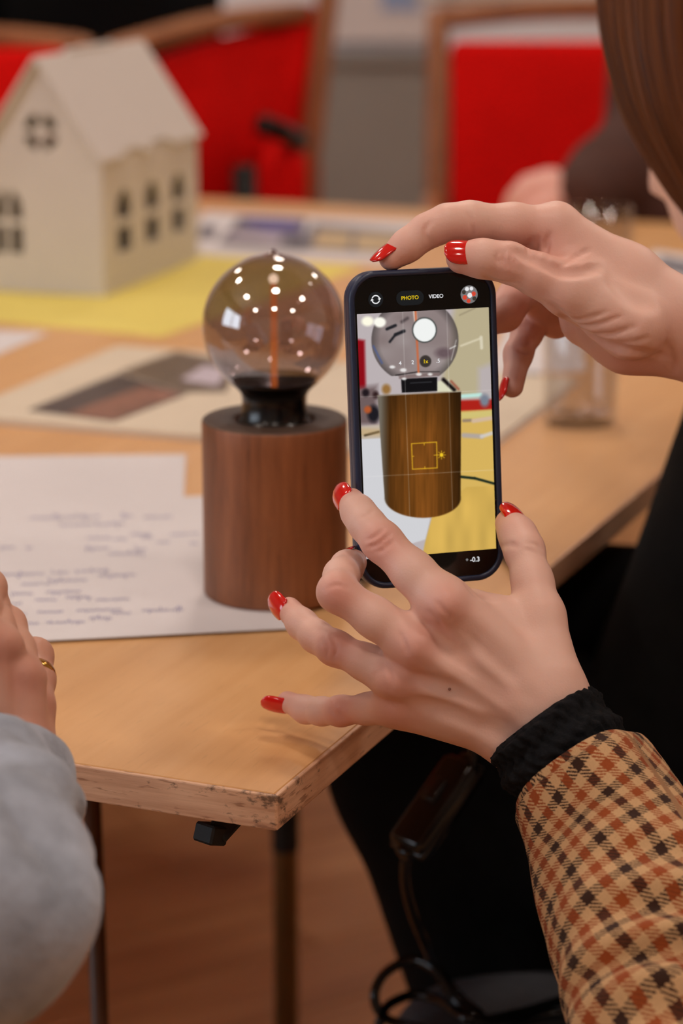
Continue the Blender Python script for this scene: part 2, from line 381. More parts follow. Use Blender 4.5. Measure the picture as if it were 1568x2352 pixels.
# ------------------------------------------------------------------ implicit surfaces for bodies and hands
def smin(a, b, k):
    h = np.clip(0.5 + 0.5 * (b - a) / k, 0, 1); return b + (a - b) * h - k * h * (1 - h)
class Field:
    def __init__(s, lo, hi, vox):
        s.lo = np.asarray(lo, float); s.vox = vox; s.n = np.ceil((np.asarray(hi) - s.lo) / vox).astype(int) + 1
        s.ax = [(s.lo[i] + vox * np.arange(s.n[i])).astype(np.float32) for i in range(3)]
    def new(s): return np.full(s.n, 0.5, dtype=np.float32)
    def block(s, lo, hi):
        sl = []
        for i in range(3):
            a = int(max(0, math.floor((lo[i] - s.lo[i]) / s.vox))); b = int(min(s.n[i], math.ceil((hi[i] - s.lo[i]) / s.vox) + 1))
            if b <= a: return None
            sl.append(slice(a, b))
        return tuple(sl)
    def pts(s, sl): return np.stack(np.meshgrid(*[s.ax[i][sl[i]] for i in range(3)], indexing='ij'), -1)
    def cone(s, d, a, b, ra, rb, k):
        a, b = np.asarray(a, np.float32), np.asarray(b, np.float32); m = max(ra, rb) + k * 1.5 + 0.004
        sl = s.block(np.minimum(a, b) - m, np.maximum(a, b) + m)
        if sl is None: return d
        p = s.pts(sl); ba = b - a; L2 = float(ba @ ba) + 1e-12
        h = np.clip(((p - a) @ ba) / L2, 0, 1); q = p - a - h[..., None] * ba
        v = np.sqrt((q * q).sum(-1)) - (ra + (rb - ra) * h)
        d[sl] = smin(d[sl], v, k); return d
    def ell(s, d, c, R, rad, k):
        """ellipsoid: R rows are its axes"""
        c = np.asarray(c, np.float32); R = np.asarray(R, np.float32); rad = np.asarray(rad, np.float32); m = float(rad.max()) + k * 1.5 + 0.004
        sl = s.block(c - m, c + m)
        if sl is None: return d
        q = (s.pts(sl) - c) @ R.T; k0 = np.sqrt(((q / rad) ** 2).sum(-1)); k1 = np.sqrt(((q / rad ** 2) ** 2).sum(-1)) + 1e-9
        v = k0 * (k0 - 1) / k1; d[sl] = smin(d[sl], v, k); return d
    def groove(s, d, a, b, depth, sig):
        a, b = np.asarray(a, np.float32), np.asarray(b, np.float32); m = sig * 3
        sl = s.block(np.minimum(a, b) - m, np.maximum(a, b) + m)
        if sl is None: return d
        p = s.pts(sl); ba = b - a; h = np.clip(((p - a) @ ba) / (float(ba @ ba) + 1e-12), 0, 1); q = p - a - h[..., None] * ba
        d[sl] += (depth * np.exp(-(q * q).sum(-1) / sig ** 2)).astype(np.float32); return d
    def mesh(s, d):
        S = d < 0; n = s.n
        c = np.zeros(n - 1, dtype=np.uint8)
        for i in (0, 1):
            for j in (0, 1):
                for k in (0, 1): c += S[i:n[0] - 1 + i, j:n[1] - 1 + j, k:n[2] - 1 + k]
        act = np.argwhere((c > 0) & (c < 8)); idx = -np.ones(n - 1, dtype=np.int64); idx[tuple(act.T)] = np.arange(len(act))
        acc = np.zeros((len(act), 3)); cnt = np.zeros(len(act))
        for ax in range(3):
            o1, o2 = [q for q in range(3) if q != ax]
            for u in (0, 1):
                for v in (0, 1):
                    p = act.copy(); p[:, o1] += u; p[:, o2] += v; q = p.copy(); q[:, ax] += 1
                    da, db = d[tuple(p.T)], d[tuple(q.T)]; mk = (da < 0) != (db < 0)
                    t = np.where(mk, da / np.where(mk, da - db, 1), 0); pos = p.astype(float); pos[:, ax] += t
                    acc[mk] += pos[mk]; cnt[mk] += 1
        V = s.lo + s.vox * (acc / np.maximum(cnt, 1)[:, None]); Q = []
        for ax in range(3):
            o1, o2 = [(1, 2), (2, 0), (0, 1)][ax]
            sa = [slice(None)] * 3; sb = [slice(None)] * 3; sa[ax] = slice(0, n[ax] - 1); sb[ax] = slice(1, n[ax])
            A, B = S[tuple(sa)], S[tuple(sb)]
            for flip in (0, 1):
                e = np.argwhere((A & ~B) if not flip else (~A & B))
                ok = (e[:, o1] > 0) & (e[:, o2] > 0) & (e[:, o1] < n[o1] - 1) & (e[:, o2] < n[o2] - 1); e = e[ok]
                quad = []
                for (u, v) in ((-1, -1), (0, -1), (0, 0), (-1, 0)):
                    g = e.copy(); g[:, o1] += u; g[:, o2] += v; quad.append(idx[tuple(g.T)])
                quad = np.stack(quad, 1); Q.append(quad if not flip else quad[:, ::-1])
        return V, np.concatenate(Q)
def smooth(V, Q, it=2, lam=0.5):
    e = np.concatenate([Q[:, [0, 1]], Q[:, [1, 2]], Q[:, [2, 3]], Q[:, [3, 0]]]); e = np.concatenate([e, e[:, ::-1]])
    for _ in range(it):
        acc = np.zeros_like(V); cnt = np.bincount(e[:, 0], minlength=len(V))[:, None]
        for i in range(3): acc[:, i] = np.bincount(e[:, 0], weights=V[e[:, 1], i], minlength=len(V))
        V = V + lam * (acc / np.maximum(cnt, 1) - V)
    return V
def tint_attr(o, pts):
    """flushed spots: (world point, radius, strength)"""
    me = o.data; v = np.zeros(len(me.vertices) * 3, dtype=np.float32); me.vertices.foreach_get('co', v); v = v.reshape(-1, 3)
    Wm = np.array(W[o]); v = v @ Wm[:3, :3].T + Wm[:3, 3]; t = np.zeros(len(v), dtype=np.float32)
    for c, r, s_ in pts: t = np.maximum(t, s_ * np.exp(-((v - np.asarray(c)) ** 2).sum(1) / r ** 2))
    a = me.attributes.new('tint', 'FLOAT', 'POINT'); a.data.foreach_set('value', t)
def nail(parent, c, fwd, n, width, length, name='fingernail', mat='nail_red', curve=0.75):
    fwd = nrm(fwd); n = nrm(np.asarray(n) - fwd * (np.asarray(n) @ fwd)); s = np.cross(fwd, n)
    nu, nv = 11, 13; top, R = [], width / 2 / math.sin(curve)
    for j in range(nv):
        t = j / (nv - 1); l = (t - 0.5) * length
        # rounded cuticle and almond tip
        wk = math.sqrt(max(0.0, 1 - max(0, (t - 0.5) / 0.5) ** 2.6)) if t > 0.5 else math.sqrt(max(0.0, 1 - max(0, (0.22 - t) / 0.22) ** 2) * 0.999 + 0.001) * 0.94 + 0.06
        wk = max(wk, 0.12) if t < 0.5 else max(wk, 0.25)
        arch = -1.6 * (t - 0.45) ** 2 * length * 0.16
        for i in range(nu):
            a = (i / (nu - 1) * 2 - 1) * curve * wk
            top.append(np.asarray(c) + fwd * l + s * R * math.sin(a) + n * (R * math.cos(a) - R + arch))
    top = np.array(top); bot = top - n * 0.0007; V = np.concatenate([top, bot]); N = nu * nv; Fs = []
    for j in range(nv - 1):
        for i in range(nu - 1):
            q = [j * nu + i, j * nu + i + 1, (j + 1) * nu + i + 1, (j + 1) * nu + i]; Fs += [q[::-1], [x + N for x in q]]
    ring = [i for i in range(nu)] + [j * nu + nu - 1 for j in range(1, nv)] + [(nv - 1) * nu + i for i in range(nu - 2, -1, -1)] + [j * nu for j in range(nv - 2, 0, -1)]
    for k in range(len(ring)): a, b = ring[k], ring[(k + 1) % len(ring)]; Fs.append([a, b, b + N, a + N])
    return obj(name, (V, Fs), mat, parent, smooth=True)

# ================================================================== the room
Y0, Y1, X0, X1, HC = -2.6, 5.6, -3.2, 3.2, 2.9
floor = struct('floor', box((0, (Y0 + Y1) / 2, -0.05), (X1 - X0 + .2, Y1 - Y0 + .2, 0.088)), 'floor_wood')
# boards laid diagonally, seen under the table
pg = box((0, 0, 0), (0.128, 1.1, 0.006), 0.0012, seg=1); plank_me = None
pa = math.radians(-58)
for i in range(-11, 12):
    for j in range(-2, 3):
        lx, ly = i * 0.13, j * 1.102 + (i % 3) * 0.37
        x, y = -0.15 + lx * math.cos(pa) - ly * math.sin(pa), 2.3 + lx * math.sin(pa) + ly * math.cos(pa)
        if not (-1.5 < x < 1.4 and 1.0 < y < 3.7): continue
        if plank_me is None:
            o = obj('plank', pg, 'floor_wood', floor, local=True); plank_me = o.data
        else: o = link(bpy.data.objects.new('plank', plank_me), floor)
        o.location = (x, y, -0.003); o.rotation_euler = (0, 0, pa)
struct('ceiling', box((0, (Y0 + Y1) / 2, HC + 0.05), (X1 - X0 + .2, Y1 - Y0 + .2, 0.1)), 'ceiling_white')
struct('wall_back', box((0, Y1 + 0.05, HC / 2), (X1 - X0 + .2, 0.1, HC)), 'wall_white')
struct('wall_front', box((0, Y0 - 0.05, HC / 2), (X1 - X0 + .2, 0.1, HC)), 'wall_side')
struct('wall_right', box((X1 + 0.05, (Y0 + Y1) / 2, HC / 2), (0.1, Y1 - Y0, HC)), 'wall_side')
wx, wy, wz, ww, wh = X0, 0.2, 1.6, 2.2, 1.3       # window opening in the left wall
wl = join(box((X0 - .05, (Y0 + wy - ww / 2) / 2, HC / 2), (.1, wy - ww / 2 - Y0, HC)), box((X0 - .05, (Y1 + wy + ww / 2) / 2, HC / 2), (.1, Y1 - wy - ww / 2, HC)),
          box((X0 - .05, wy, (wz - wh / 2) / 2), (.1, ww, wz - wh / 2)), box((X0 - .05, wy, (HC + wz + wh / 2) / 2), (.1, ww, HC - wz - wh / 2)))
struct('wall_left', wl, 'wall_side')
win = struct('window_1', plate([(-ww / 2, -wh / 2), (ww / 2, -wh / 2), (ww / 2, wh / 2), (-ww / 2, wh / 2)],
             [[(a + .05, -wh / 2 + .06), (b - .05, -wh / 2 + .06), (b - .05, wh / 2 - .06), (a + .05, wh / 2 - .06)] for a, b in ((-ww / 2, 0), (0, ww / 2))], 0.06,
             (X0 - .05, wy, wz), (0, 1, 0), (0, 0, 1)), 'trim_white')
for s_ in (-1, 1): obj('pane', box((X0 - .06, wy + s_ * ww / 4, wz), (.006, ww / 2 - .1, wh - .12)), 'daylight_pane', win)
dado = struct('trim_1', box((0, Y1 - 0.012, 0.36), (X1 - X0, 0.024, 0.735)), 'wall_grey')
struct('trim_2', box((0, Y1 - 0.02, 0.735), (X1 - X0, 0.04, 0.03), 0.006), 'wall_grey')
struct('baseboard_back', box((0, Y1 - 0.03, 0.05), (X1 - X0, 0.02, 0.1), 0.004), 'trim_white')
# ceiling downlights
ring = lathe([(0.150, 0.0), (0.172, 0.0), (0.172, -0.014), (0.165, -0.018), (0.150, -0.012)], (0, 0, 0), 28, True)
disc = (np.concatenate([lathe([(0.150, -0.006)], (0, 0, 0), 28)[0], [[0, 0, -0.006]]]), [[(k + 1) % 28, k, 28] for k in range(28)])
rows = ['nearest the back wall', 'above the table', 'above the photographer', 'nearest the front wall']
cols = ['leftmost', 'middle one', 'rightmost']
for j, ly in enumerate((4.1, 2.3, 0.5, -1.3)):
    for i, lx in enumerate((-1.7, 0.1, 1.9)):
        t = thing('ceiling_downlight', 'round warm ceiling downlight, %s in the row %s' % (cols[i], rows[j]), 'ceiling light', (lx, ly, HC), 0, 'recessed ceiling downlights')
        obj('rim', ring, 'trim_white', t, True, True); obj('lens', disc, 'lamp_light', t, False, True)
        ld = bpy.data.lights.new('lamp_glow', 'AREA'); ld.shape = 'DISK'; ld.size = 0.29; ld.energy = LAMP_POWER; ld.color = LAMP_COLOR
        lo_ = link(bpy.data.objects.new('lamp_glow', ld), t); lo_.location = (0, 0, -0.020)
# poster and notice board behind the chairs
def Yp(x, y, Y): r = ray(x, y); return CAM + r * Y / r[1]
c0 = Yp(880, -60, 5.58)
t = thing('wall_poster', 'white poster with a pale blue picture on the wall between the red chairs', 'poster', (c0[0], 5.575, c0[2]))
obj('sheet', box((c0[0], 5.575, c0[2] + .05), (0.26, 0.006, 0.40)), 'paper_white', t)
obj('picture', box((c0[0] + .04, 5.570, c0[2] + .05), (0.085, 0.004, 0.26)), 'print_skyblue', t)
c0 = Yp(1210, -50, 5.58)
t = thing('wall_board', 'wide pale blue board on the wall above the right chair', 'board', (c0[0], 5.575, c0[2]))
obj('panel', box((c0[0], 5.575, c0[2] + .10), (0.50, 0.01, 0.26), 0.002), 'print_skyblue', t)
obj('frame', plate([(-.26, -.14), (.26, -.14), (.26, .14), (-.26, .14)], [[(-.245, -.125), (.245, -.125), (.245, .125), (-.245, .125)]], 0.016, (c0[0], 5.572, c0[2] + .10), (1, 0, 0), (0, 0, 1)), 'trim_white', t)

# ================================================================== the table
TZ = 0.74; A = T(634, 1826); ER = nrm(T(1254, 1307) - A); TA = math.atan2(-ER[0], ER[1])
TW, TL, TH = 1.62, 1.86, 0.0175
table = thing('conference_table', 'large pale beech table with a scuffed near corner', 'table', (A[0], A[1], TZ), TA)
b_ = 0.0016
obj('tabletop', box((-TW / 2, TL / 2, -TH / 2), (TW - 2 * b_, TL - 2 * b_, TH), 0.0004, seg=1), 'table_beech', table, local=True)
obj('edge_band', box((-TW / 2, b_ / 2, -TH / 2 - .0001), (TW, b_ * 1.6, TH - .0006), 0.0007), 'edge_x', table, local=True)
obj('edge_band', box((-b_ / 2, TL / 2, -TH / 2 - .0001), (b_ * 1.6, TL, TH - .0006), 0.0007), 'edge_y', table, local=True)
obj('edge_band', box((-TW / 2, TL - b_ / 2, -TH / 2 - .0001), (TW, b_ * 1.6, TH - .0006), 0.0007), 'edge_x', table, local=True)
obj('edge_band', box((-TW + b_ / 2, TL / 2, -TH / 2 - .0001), (b_ * 1.6, TL, TH - .0006), 0.0007), 'edge_y', table, local=True)
iv = W[table].inverted()
lp = iv @ Vector(P(655, 1900, 2.0)); legs = [(lp.x, lp.y), (-TW + 0.2, lp.y), (lp.x, TL - 0.3), (-TW + 0.2, TL - 0.3)]
zs_ = P(655, 1955, 2.0)[2] - TZ
for (x, y) in legs:
    l = obj('leg', tube([(x, y, -TH), (x, y, -0.36), (x, y, -0.735)], 0.0105, 16), 'metal_bronze', table, True, True)
    obj('upper_sleeve', tube([(x, y, -TH), (x, y, zs_)], 0.0115, 16), 'matte_black', l, False, True)
    obj('foot', lathe([(0.001, 0), (0.02, 0), (0.02, .008), (0.012, .016)], (x, y, -0.74), 16), 'rubber', l, True, True)
for y in (lp.y, TL - 0.3): obj('crossbar', box((-TW / 2 + .0, y, -TH - .016), (TW - .3, .03, .03), .003), 'matte_black', table, local=True)
# black hooked catch under the near edge
q0, q1, q2, q3 = P(545, 1862, 1.125), P(520, 1892, 1.125), P(497, 1915, 1.118), P(472, 1914, 1.112)
ck = []
for a, b, wd in ((q0, q2, .011), (q2, q3, .009)):
    d = nrm(b - a); u = nrm(np.cross(d, FW)); R = np.array([d, u, np.cross(d, u)]).T
    ck.append(box((a + b) / 2, (np.linalg.norm(b - a) + .004, wd, .012), .001, R, 1))
obj('latch', join(*ck), 'matte_black', table)

# ================================================================== sheets and print on the table
def poly(pts, z): return np.array([T(x, y, z) for x, y in pts])
def ccw(p): 
    a = sum(p[i][0] * p[(i + 1) % len(p)][1] - p[(i + 1) % len(p)][0] * p[i][1] for i in range(len(p))); return p if a > 0 else p[::-1]
def rect(c, e1, e2, a, b): e1, e2 = nrm(e1), nrm(e2); return np.array([c, c + e1 * a, c + e1 * a + e2 * b, c + e2 * b])
def sheet(name, label, cat, pts, mat, thick=0.0004, group=None):
    p = ccw(np.asarray(pts)); c = p.mean(0) - [0, 0, thick]
    t = thing(name, label, cat, c, 0, group); obj('leaf', prism(p, thick), mat, t); return t
def perp(v, s=1): return np.array([-v[1] * s, v[0] * s, 0])

# near handwritten sheets
c = T(427, 1043, TZ + .0010); e1 = nrm(T(0, 1048, TZ) - T(427, 1043, TZ)); e2 = nrm(T(520, 1310, TZ) - T(427, 1043, TZ)); e2 = nrm(e2 - e1 * (e2 @ e1))
back_sheet = sheet('paper_sheet', 'blank white sheet lying partly under the handwritten sheet', 'paper', rect(c, e1, e2, 0.30, 0.25), 'paper_white', .0004)
c = T(704, 1441, TZ + .0018); e1 = nrm(T(100, 1472, TZ) - T(680, 1443, TZ)); e2 = perp(e1, -1)
front_sheet = sheet('handwritten_sheet', 'white handwritten sheet under the wooden lamp, nearest the table corner', 'paper', rect(c, e1, e2, 0.32, 0.297), 'paper_white', .0004)
def scribble(parent, words, z, mat, seed):
    rg = random.Random(seed); V, Fs = [], []
    for (x0, x1, y, slope) in words:
        n = max(6, int((x1 - x0) / 2.2)); pts = []
        ph = rg.random() * 6; tall = [rg.random() for _ in range(n)]
        for k in range(n + 1):
            x = x0 + (x1 - x0) * k / n; amp = 3.2 + (6.0 if tall[min(k, n - 1)] > 0.86 else 0) * (1 if rg.random() > .4 else -1)
            pts.append(T(x + 1.6 * math.cos(ph + k * 2.1), y + slope * (x - x0) + amp * math.sin(ph + k * 1.9), z))
        for a, b in zip(pts[:-1], pts[1:]):
            d = nrm(b - a); s_ = perp(d) * 0.00024; i = len(V); V += [a + s_, a - s_, b - s_, b + s_]; Fs.append([i, i + 1, i + 2, i + 3])
    o = obj('handwriting', (np.array(V), Fs), mat, parent); o['kind'] = 'stuff'
back_words = [(70, 230, 1190, -.02), (135, 285, 1206, -.02), (280, 305, 1185, 0), (330, 395, 1188, -.02), (200, 255, 1236, -.02), (262, 292, 1238, 0), (300, 345, 1228, -.02), (325, 352, 1234, 0),
              (195, 250, 1260, -.02), (310, 335, 1262, 0), (360, 390, 1246, -.03), (392, 455, 1228, -.04), (435, 455, 1248, 0), (0, 35, 1258, -.02), (60, 74, 1258, 0), (250, 330, 1272, -.02)]
front_words = [(0, 100, 1320, -.02), (118, 155, 1315, 0), (172, 250, 1312, -.02), (225, 310, 1322, -.02), (50, 115, 1342, -.02), (110, 200, 1334, -.02), (25, 75, 1364, -.02), (105, 185, 1360, -.02),
               (80, 130, 1378, -.02), (150, 212, 1372, -.02), (220, 298, 1378, -.03), (0, 50, 1388, -.02), (85, 145, 1406, -.02), (175, 280, 1402, -.02), (255, 300, 1408, 0), (326, 420, 1402, -.02),
               (62, 90, 1432, -.02), (105, 195, 1430, -.02), (205, 255, 1420, -.02), (20, 60, 1412, 0)]
scribble(front_sheet, back_words + front_words, TZ + .0019, 'ink_blue', 3)

# open magazine behind the lamp
mz = TZ + 0.0046
bl = T(-113, 953, mz); mt = T(271, 792, mz); e2 = nrm(mt - bl); e1 = perp(e2, -1)
mag = thing('open_magazine', 'open magazine with a dark photograph lying behind the lamp', 'magazine', (bl + e1 * .2 + e2 * .15) - [0, 0, .0046])
obj('cover', prism(ccw(rect(bl - [0, 0, .0036], e1, e2, .412, .300)), .0008), 'paper_white', mag)
obj('page_block', prism(ccw(rect(bl - [0, 0, .0004], e1, e2, .204, .297)), .0030), 'paper_cream', mag)
obj('page_block', prism(ccw(rect(bl + e1 * .206 - [0, 0, .0008], e1, e2, .204, .297)), .0026), 'paper_cream', mag)
obj('page', prism(ccw(rect(bl + e1 * .001, e1, e2, .203, .296)), .0003), 'paper_cream', mag)
ph_ = obj('photograph', prism(ccw(poly([(62, 942), (274, 856), (430, 905), (262, 968)], mz + .0002)), .0001), 'print_dark', mag)
obj('photograph', prism(ccw(poly([(274, 853), (405, 806), (540, 832), (520, 900), (424, 901)], mz + .0003)), .0001), 'print_olive', mag)
obj('print_patch', prism(ccw(poly([(150, 951), (330, 886), (420, 903), (262, 964)], mz + .00035)), .0001), 'print_brown', ph_)
obj('print_patch', prism(ccw(poly([(415, 872), (470, 838), (520, 850), (500, 885)], mz + .00045)), .0001), 'print_light', ph_)

# yellow card with the model house, white paper beside it
yc = T(370, 773, TZ + .0006); e1 = nrm(T(0, 740, TZ) - T(370, 773, TZ)); e2 = perp(e1, -1)
sheet('yellow_card', 'large yellow card lying under the white model house', 'card', rect(yc, e1, e2, 0.46, 0.44), 'paper_yellow', .0006)
sheet('paper_sheet', 'blank white sheet at the left edge, in front of the yellow card', 'paper', poly([(112, 764), (-150, 752), (-260, 840), (-40, 828)], TZ + .0005), 'paper_white', .0004)
# papers at the far end
sheet('paper_sheet', 'long white sheet across the far end of the table behind the bulb', 'paper', poly([(440, 585), (900, 606), (985, 560), (1010, 512), (470, 486), (440, 520)], TZ + .0005), 'paper_white', .0004)
t = sheet('printed_leaflet', 'leaflet with a violet blue picture at the far end of the table', 'leaflet', poly([(500, 560), (690, 575), (705, 503), (550, 497)], TZ + .0012), 'print_slate', .0006)
obj('picture', prism(ccw(poly([(555, 500), (685, 503), (690, 532), (620, 534), (570, 520)], TZ + .0014)), .0001), 'print_blue', t)
obj('picture', prism(ccw(poly([(515, 545), (640, 560), (650, 540), (545, 532)], TZ + .0014)), .0001), 'print_light', t)
t = sheet('printed_leaflet', 'leaflet with sand coloured pictures near the raised index finger', 'leaflet', poly([(680, 572), (940, 586), (975, 535), (720, 512)], TZ + .0012), 'print_slate', .0006)
obj('picture', prism(ccw(poly([(715, 568), (800, 574), (810, 533), (730, 528)], TZ + .0014)), .0001), 'print_sand', t)
obj('picture', prism(ccw(poly([(812, 574), (915, 580), (930, 540), (818, 534)], TZ + .0014)), .0001), 'print_sand', t)
sheet('printed_leaflet', 'small grey leaflet beside the model house at the far end', 'leaflet', poly([(455, 545), (492, 548), (500, 520), (462, 516)], TZ + .0012), 'print_slate', .0006)
t = sheet('printed_leaflet', 'slate blue leaflet at the right edge behind the wrist', 'leaflet', poly([(1470, 618), (1640, 660), (1660, 600), (1500, 575)], TZ + .0010), 'paper_white', .0006)
obj('picture', prism(ccw(poly([(1500, 612), (1640, 648), (1650, 618), (1520, 590)], TZ + .0012)), .0001), 'print_slate', t)
t = sheet('paper_sheet', 'white sheet lying behind the near drinking glass', 'paper', poly([(1120, 858), (1345, 852), (1330, 755), (1160, 750)], TZ + .0005), 'paper_white', .0004)
obj('printed_line', prism(ccw(poly([(1140, 866), (1240, 866), (1242, 856), (1142, 855)], TZ + .0008)), .0001), 'print_slate', t)

# ================================================================== drinking glasses
def tumbler(c, r, h, label):
    t = thing('drinking_glass', label, 'glass', c, 0, 'drinking glasses')
    prof = [(0.0008, 0.0), (r * .86, 0.0), (r * .93, 0.003), (r * .95, 0.012), (r, h - .001), (r - .0008, h), (r - .0020, h - .001), (r * .95 - .0022, 0.016), (r * .8, 0.0105), (0.0008, 0.0095)]
    obj('tumbler', lathe(prof, c, 48), 'clear_glass', t, True); return t
tumbler(T(1331, 972, TZ), 0.0295, 0.105, 'clear drinking glass standing right of the phone below the wrist')
tumbler(T(1372, 735, TZ), 0.030, 0.105, 'clear drinking glass mostly hidden behind the upper hand')

# ================================================================== model house
hc = T(240, 681, TZ + .0006); hc[2] = TZ + .0006
hs = nrm([0.31329, 0.94966, 0]); hf = np.array([-hs[1], hs[0], 0]); UPZ = np.array([0, 0, 1.0])
HW, HL, HH, HA, th = 0.126, 0.250, 0.135, 0.227, 0.003
house = thing('model_house', 'white card model house with cut-out windows on yellow card', 'model house', hc + hf * HW / 2 + hs * HL / 2)
def arch(x0, x1, y0, y1): 
    r = (x1 - x0) / 2; return [(x0, y0), (x1, y0), (x1, y1 - r * 1.2)] + [((x0 + x1) / 2 + r * math.cos(a), y1 - r * 1.2 + r * 1.2 * math.sin(a)) for a in np.linspace(0, math.pi, 9)[1:-1]] + [(x0, y1 - r * 1.2)]
def rc(x0, x1, y0, y1): return [(x0, y0), (x1, y0), (x1, y1), (x0, y1)]
def quarter(cx, cy, r, gap, q, inner):
    a0 = q * math.pi / 2; a = np.linspace(a0 + gap, a0 + math.pi / 2 - gap, 8)
    return [(cx + r * math.cos(t_), cy + r * math.sin(t_)) for t_ in a] + [(cx + inner * math.cos(t_), cy + inner * math.sin(t_)) for t_ in a[::-1]]
gx = 0.063
front_holes = [quarter(gx, .1575, .0185, .22, q, .0075) for q in range(4)]
wc = 0.1010
front_holes += [rc(wc - .0150, wc - .0026, .0380, .0650), rc(wc + .0026, wc + .0150, .0380, .0650),
                [(wc - .0150, .0715), (wc - .0026, .0715), (wc - .0026, .1000), (wc - .008, .098), (wc - .0125, .092), (wc - .015, .084)],
                [(wc + .0026, .0715), (wc + .0150, .0715), (wc + .0150, .084), (wc + .0125, .092), (wc + .008, .098), (wc + .0026, .1000)]]
gable = [(0, 0), (HW, 0), (HW, HH), (HW / 2, HA), (0, HH)]
side_holes = []
for u in (.053, .125, .196): side_holes += [rc(u - .0175, u + .0175, .037, .0615), arch(u - .0175, u + .0175, .0700, .0985)]
side = [(0, 0), (HL, 0), (HL, HH), (0, HH)]
obj('front_wall', plate(gable, front_holes, th, hc + hs * th / 2, hf, UPZ), 'card_white', house)
obj('back_wall', plate(gable, [], th, hc + hs * (HL - th / 2), hf, UPZ), 'card_white', house)
obj('side_wall', plate([(th, 0), (HL - th, 0), (HL - th, HH), (th, HH)], side_holes, th, hc + hf * th / 2, hs, UPZ), 'card_white', house)
obj('side_wall', plate([(th, 0), (HL - th, 0), (HL - th, HH), (th, HH)], [], th, hc + hf * (HW - th / 2), hs, UPZ), 'card_white', house)  # unseen far side, left without windows to keep light out of the interior
# roof panels with notched eaves and ridge tabs
for s_ in (1, -1):
    O = hc + hf * HW / 2 + UPZ * (HA + .002) - hs * 0.010
    dn = nrm((-hf * HW / 2 if s_ == 1 else hf * HW / 2) - UPZ * (HA - HH)); ln = math.hypot(HW / 2, HA - HH) + .007; LL = HL + .016
    out = [(0, 0), (.0, ln), (.055, ln), (.06, ln - .006), (.10, ln - .006), (.105, ln), (.125, ln), (.13, ln - .007), (.175, ln - .007), (.18, ln), (LL, ln), (LL, 0), (.19, 0), (.185, -.004), (.075, -.004), (.07, 0)]
    obj('roof_panel', plate(out, [], th, O, hs, dn), 'card_white', house)

# ================================================================== table lamp
LB = T(633, 1358, TZ + .0018); LB[2] = TZ + .0018; LR = 0.0411
lamp = thing('table_lamp', 'walnut cylinder table lamp with a smoky globe bulb', 'lamp', LB)
prof = [(0.0008, 0.0), (LR - .0018, 0.0), (LR - .0006, .0005), (LR, .0018)] + [(LR, .0018 + k * .0098) for k in range(1, 11)] + [(LR - .0004, .1012), (LR - .0016, .1020), (.0238, .1020), (.0230, .1014), (.0230, .088), (.0008, .088)]
base = obj('base', lathe(prof, LB, 96), 'lamp_walnut', lamp, True)
base.data.materials.append(M['lamp_walnut_end'])
for p in base.data.polygons:
    if p.normal.z > 0.6: p.material_index = 1
# engraving: a small ring emblem and two short rows of marks, too blurred to read
def cyl(px, py, off=0.00015):
    s_ = max(-.98, min(.98, (px - 633) / 164)); y = LB[1] - (LR + off) * math.sqrt(1 - s_ * s_); r = ray(px, py); q = CAM + r * (y / r[1])
    return np.array([LB[0] + (LR + off) * s_, y, q[2]])
def cylquad(x0, x1, y0, y1): return np.array([cyl(x0, y1), cyl(x1, y1), cyl(x1, y0), cyl(x0, y0)]), [[0, 1, 2, 3]]
eg = [cylquad(x, x + 8, 1218 + (k % 2), 1236) for k, x in enumerate((622, 634))] + [cylquad(x, x + 5, 1219, 1234) for x in (684, 692, 702, 710, 718)] + [cylquad(x, x + 4, 1206, 1216) for x in (752, 760, 768)]
eg += [cylquad(x, x + 5, 1254, 1266) for x in (686, 693, 700, 707, 713)]
for a0 in range(0, 360, 24):
    a = math.radians(a0); b = math.radians(a0 + 16)
    eg.append((np.array([cyl(704 + 9 * math.cos(a), 1160 + 11 * math.sin(a)), cyl(704 + 12 * math.cos(a), 1160 + 15 * math.sin(a)), cyl(704 + 12 * math.cos(b), 1160 + 15 * math.sin(b)), cyl(704 + 9 * math.cos(b), 1160 + 11 * math.sin(b))]), [[3, 2, 1, 0]]))
eg += [cylquad(698, 710, 1178, 1186), cylquad(701, 707, 1155, 1166)]
obj('engraving', join(*eg), 'engraved', base)
sock = obj('socket', lathe([(.0008, .090), (.0225, .090), (.0225, .0985), (.0205, .1010), (.0188, .1035), (.0182, .1110), (.0184, .1150), (.0196, .1178), (.0222, .1204), (.0250, .1229), (.0262, .1243), (.0255, .1247), (.0215, .1210), (.0008, .1185)], LB, 64), 'socket_black', lamp, True)
bc = .1545; br = .0400
a = np.linspace(-math.acos(.0185 / br) * 1.0, math.pi / 2 - .10, 40)
bprof = [(.0180, .114)] + [(br * math.cos(x), bc + br * math.sin(x)) for x in a if bc + br * math.sin(x) > .1165] + [(.0036, bc + br + .0001), (.0024, bc + br + .0012), (.0014, bc + br + .0026), (.0003, bc + br + .0031)]
obj('bulb', lathe(bprof, LB, 96), 'smoky_glass', lamp, True)
fil = obj('filament', lathe([(.0003, .1165), (.0019, .1170), (.0019, .1500), (.0017, .1760), (.0012, .1790), (.0003, .1795)], LB, 20), 'copper_glow', lamp, True)
obj('tip_bead', lathe([(.0002, .1780), (.0020, .1788), (.0028, .1808), (.0020, .1828), (.0002, .1838)], LB, 20), 'filament_glow', fil, True)
